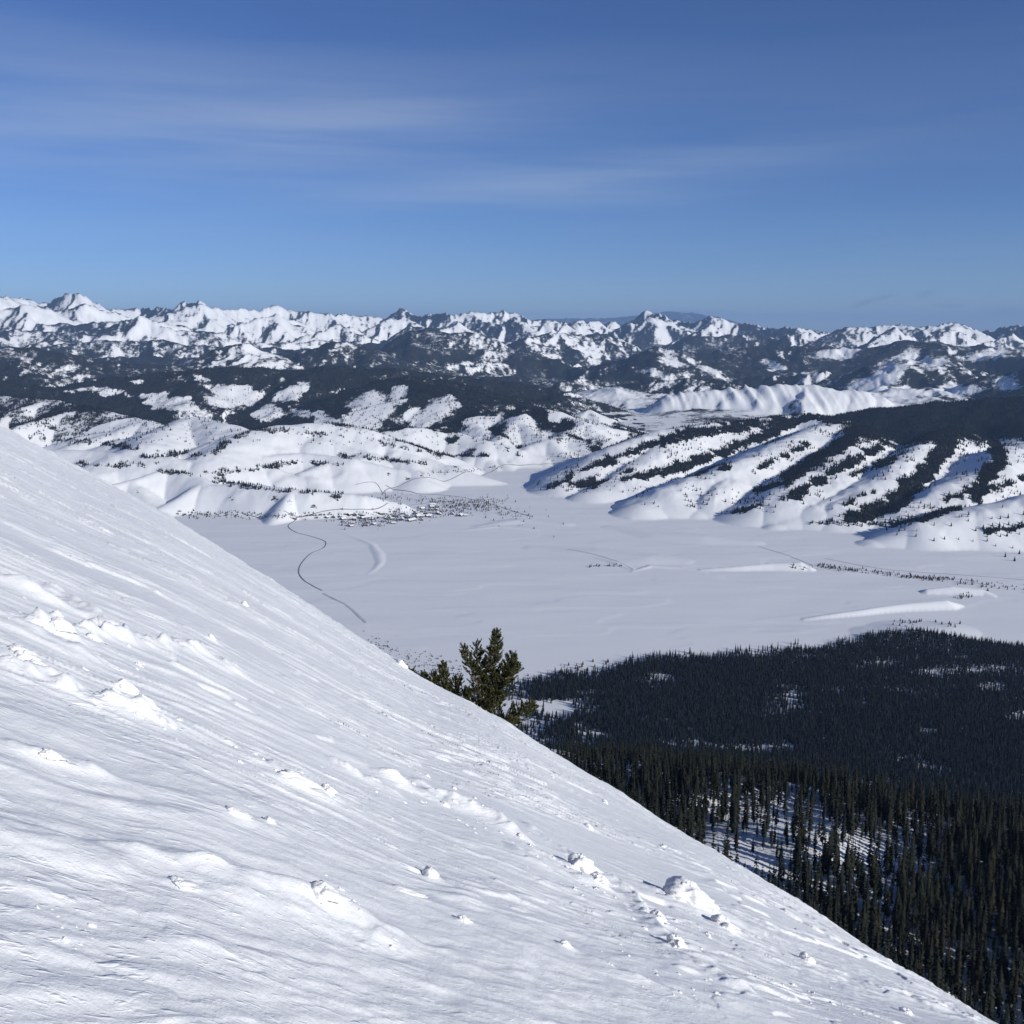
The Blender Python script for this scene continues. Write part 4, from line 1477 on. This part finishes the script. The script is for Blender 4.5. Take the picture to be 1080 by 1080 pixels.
wd_ = bpy.data.worlds.new('World')
sc.world = wd_
wd_.use_nodes = True
nt = wd_.node_tree
L = nt.links.new
bg = nt.nodes['Background']
sky = N(nt, 'ShaderNodeTexSky', sky_type='NISHITA', sun_disc=False)
sky.sun_elevation = SUN_EL
sky.sun_rotation = math.atan2(SH[0], SH[1])
sky.altitude = 2600
sky.air_density = 1.0
sky.dust_density = 0.0
sky.ozone_density = 4.0
tc = N(nt, 'ShaderNodeTexCoord')
mp = N(nt, 'ShaderNodeMapping')
mp.inputs['Scale'].default_value = (1.1, 1.0, 15.0)
mp.inputs['Rotation'].default_value = (0, math.radians(-3), 0)
L(tc.outputs['Generated'], mp.inputs['Vector'])
c1 = noise(nt, mp.outputs[0], 1.5, 6, 0.55)
sep = N(nt, 'ShaderNodeSeparateXYZ')
L(tc.outputs['Generated'], sep.inputs[0])
mr = N(nt, 'ShaderNodeMapRange', interpolation_type='SMOOTHSTEP')
L(c1, mr.inputs[0])
mr.inputs[1].default_value = 0.33
mr.inputs[2].default_value = 0.72
mr.inputs[4].default_value = 0.34
up = N(nt, 'ShaderNodeMapRange', interpolation_type='SMOOTHSTEP')
L(sep.outputs[2], up.inputs[0])
up.inputs[1].default_value = 0.03
up.inputs[2].default_value = 0.14
def cloud_bank(px, py, wx, wz, k):
    u, v = (px - 540.0) / FPX, (540.0 - py) / FPX
    d = Vector((u, CP + v * SP, -SP + v * CP))
    ln = d.length
    d.normalize()
    sx, sz = wx / FPX / ln, wz / FPX / ln
    dx = math_node(nt, 'SUBTRACT', sep.outputs[0], d.x)
    dz = math_node(nt, 'MULTIPLY_ADD', dx, -k, math_node(nt, 'SUBTRACT', sep.outputs[2], d.z))
    a = math_node(nt, 'POWER', math_node(nt, 'MULTIPLY', math_node(nt, 'ABSOLUTE', dx), 1 / sx), 2.0)
    b = math_node(nt, 'POWER', math_node(nt, 'MULTIPLY', math_node(nt, 'ABSOLUTE', dz), 1 / sz), 2.0)
    return math_node(nt, 'EXPONENT', math_node(nt, 'MULTIPLY', math_node(nt, 'ADD', a, b), -1.0))


banks = [cloud_bank(110, 150, 330, 55, 0.07), cloud_bank(400, 125, 200, 30, 0.08), cloud_bank(590, 196, 250, 30, 0.12), cloud_bank(60, 70, 330, 40, 0.0)]
bsum = None
for b_, k_ in zip(banks, (0.7, 0.45, 0.75, 0.3)):
    b_ = math_node(nt, 'MULTIPLY', b_, k_)
    bsum = b_ if bsum is None else math_node(nt, 'ADD', bsum, b_)
cf = math_node(nt, 'MULTIPLY', math_node(nt, 'MULTIPLY_ADD', bsum, 1.0, 0.10), mr.outputs[0])
wb = N(nt, 'ShaderNodeMix', data_type='RGBA', blend_type='MULTIPLY')
wb.inputs['Factor'].default_value = 1.0
L(sky.outputs[0], wb.inputs[6])
wb.inputs[7].default_value = (0.87, 1.0, 1.34, 1)             # camera white balance
high = mixc(nt, cf, wb.outputs[2], (8.0, 9.0, 10.4, 1))
wisps = None
for q_ in ((905, 322, 9, 2.5), (920, 317, 12, 2.5), (935, 313, 8, 2), (974, 312, 7, 2.5), (981, 308, 5, 2), (1003, 322, 15, 2.2), (1060, 328, 20, 5), (725, 331, 40, 5)):
    b_ = cloud_bank(*q_, 0.25 if q_[2] < 13 else 0.0)
    wisps = b_ if wisps is None else math_node(nt, 'ADD', wisps, b_)
wn = noise(nt, tc.outputs['Generated'], 110.0, 3, 0.6)
wf = math_node(nt, 'MULTIPLY', math_node(nt, 'MULTIPLY', wisps, wn), 0.9, clamp=True)
L(mixc(nt, wf, high, (2.6, 3.9, 6.0, 1)), bg.inputs['Color'])
bg.inputs['Strength'].default_value = 0.066

# ------------------------------------------------------------------ render settings
sc.render.engine = 'CYCLES'
sc.cycles.use_denoising = True
sc.cycles.max_bounces = 6
sc.cycles.volume_bounces = 0
sc.cycles.transparent_max_bounces = 8
sc.view_settings.view_transform = 'Standard'
sc.view_settings.look = 'None'
sc.view_settings.exposure = 0.0
sc.view_settings.gamma = 1.0
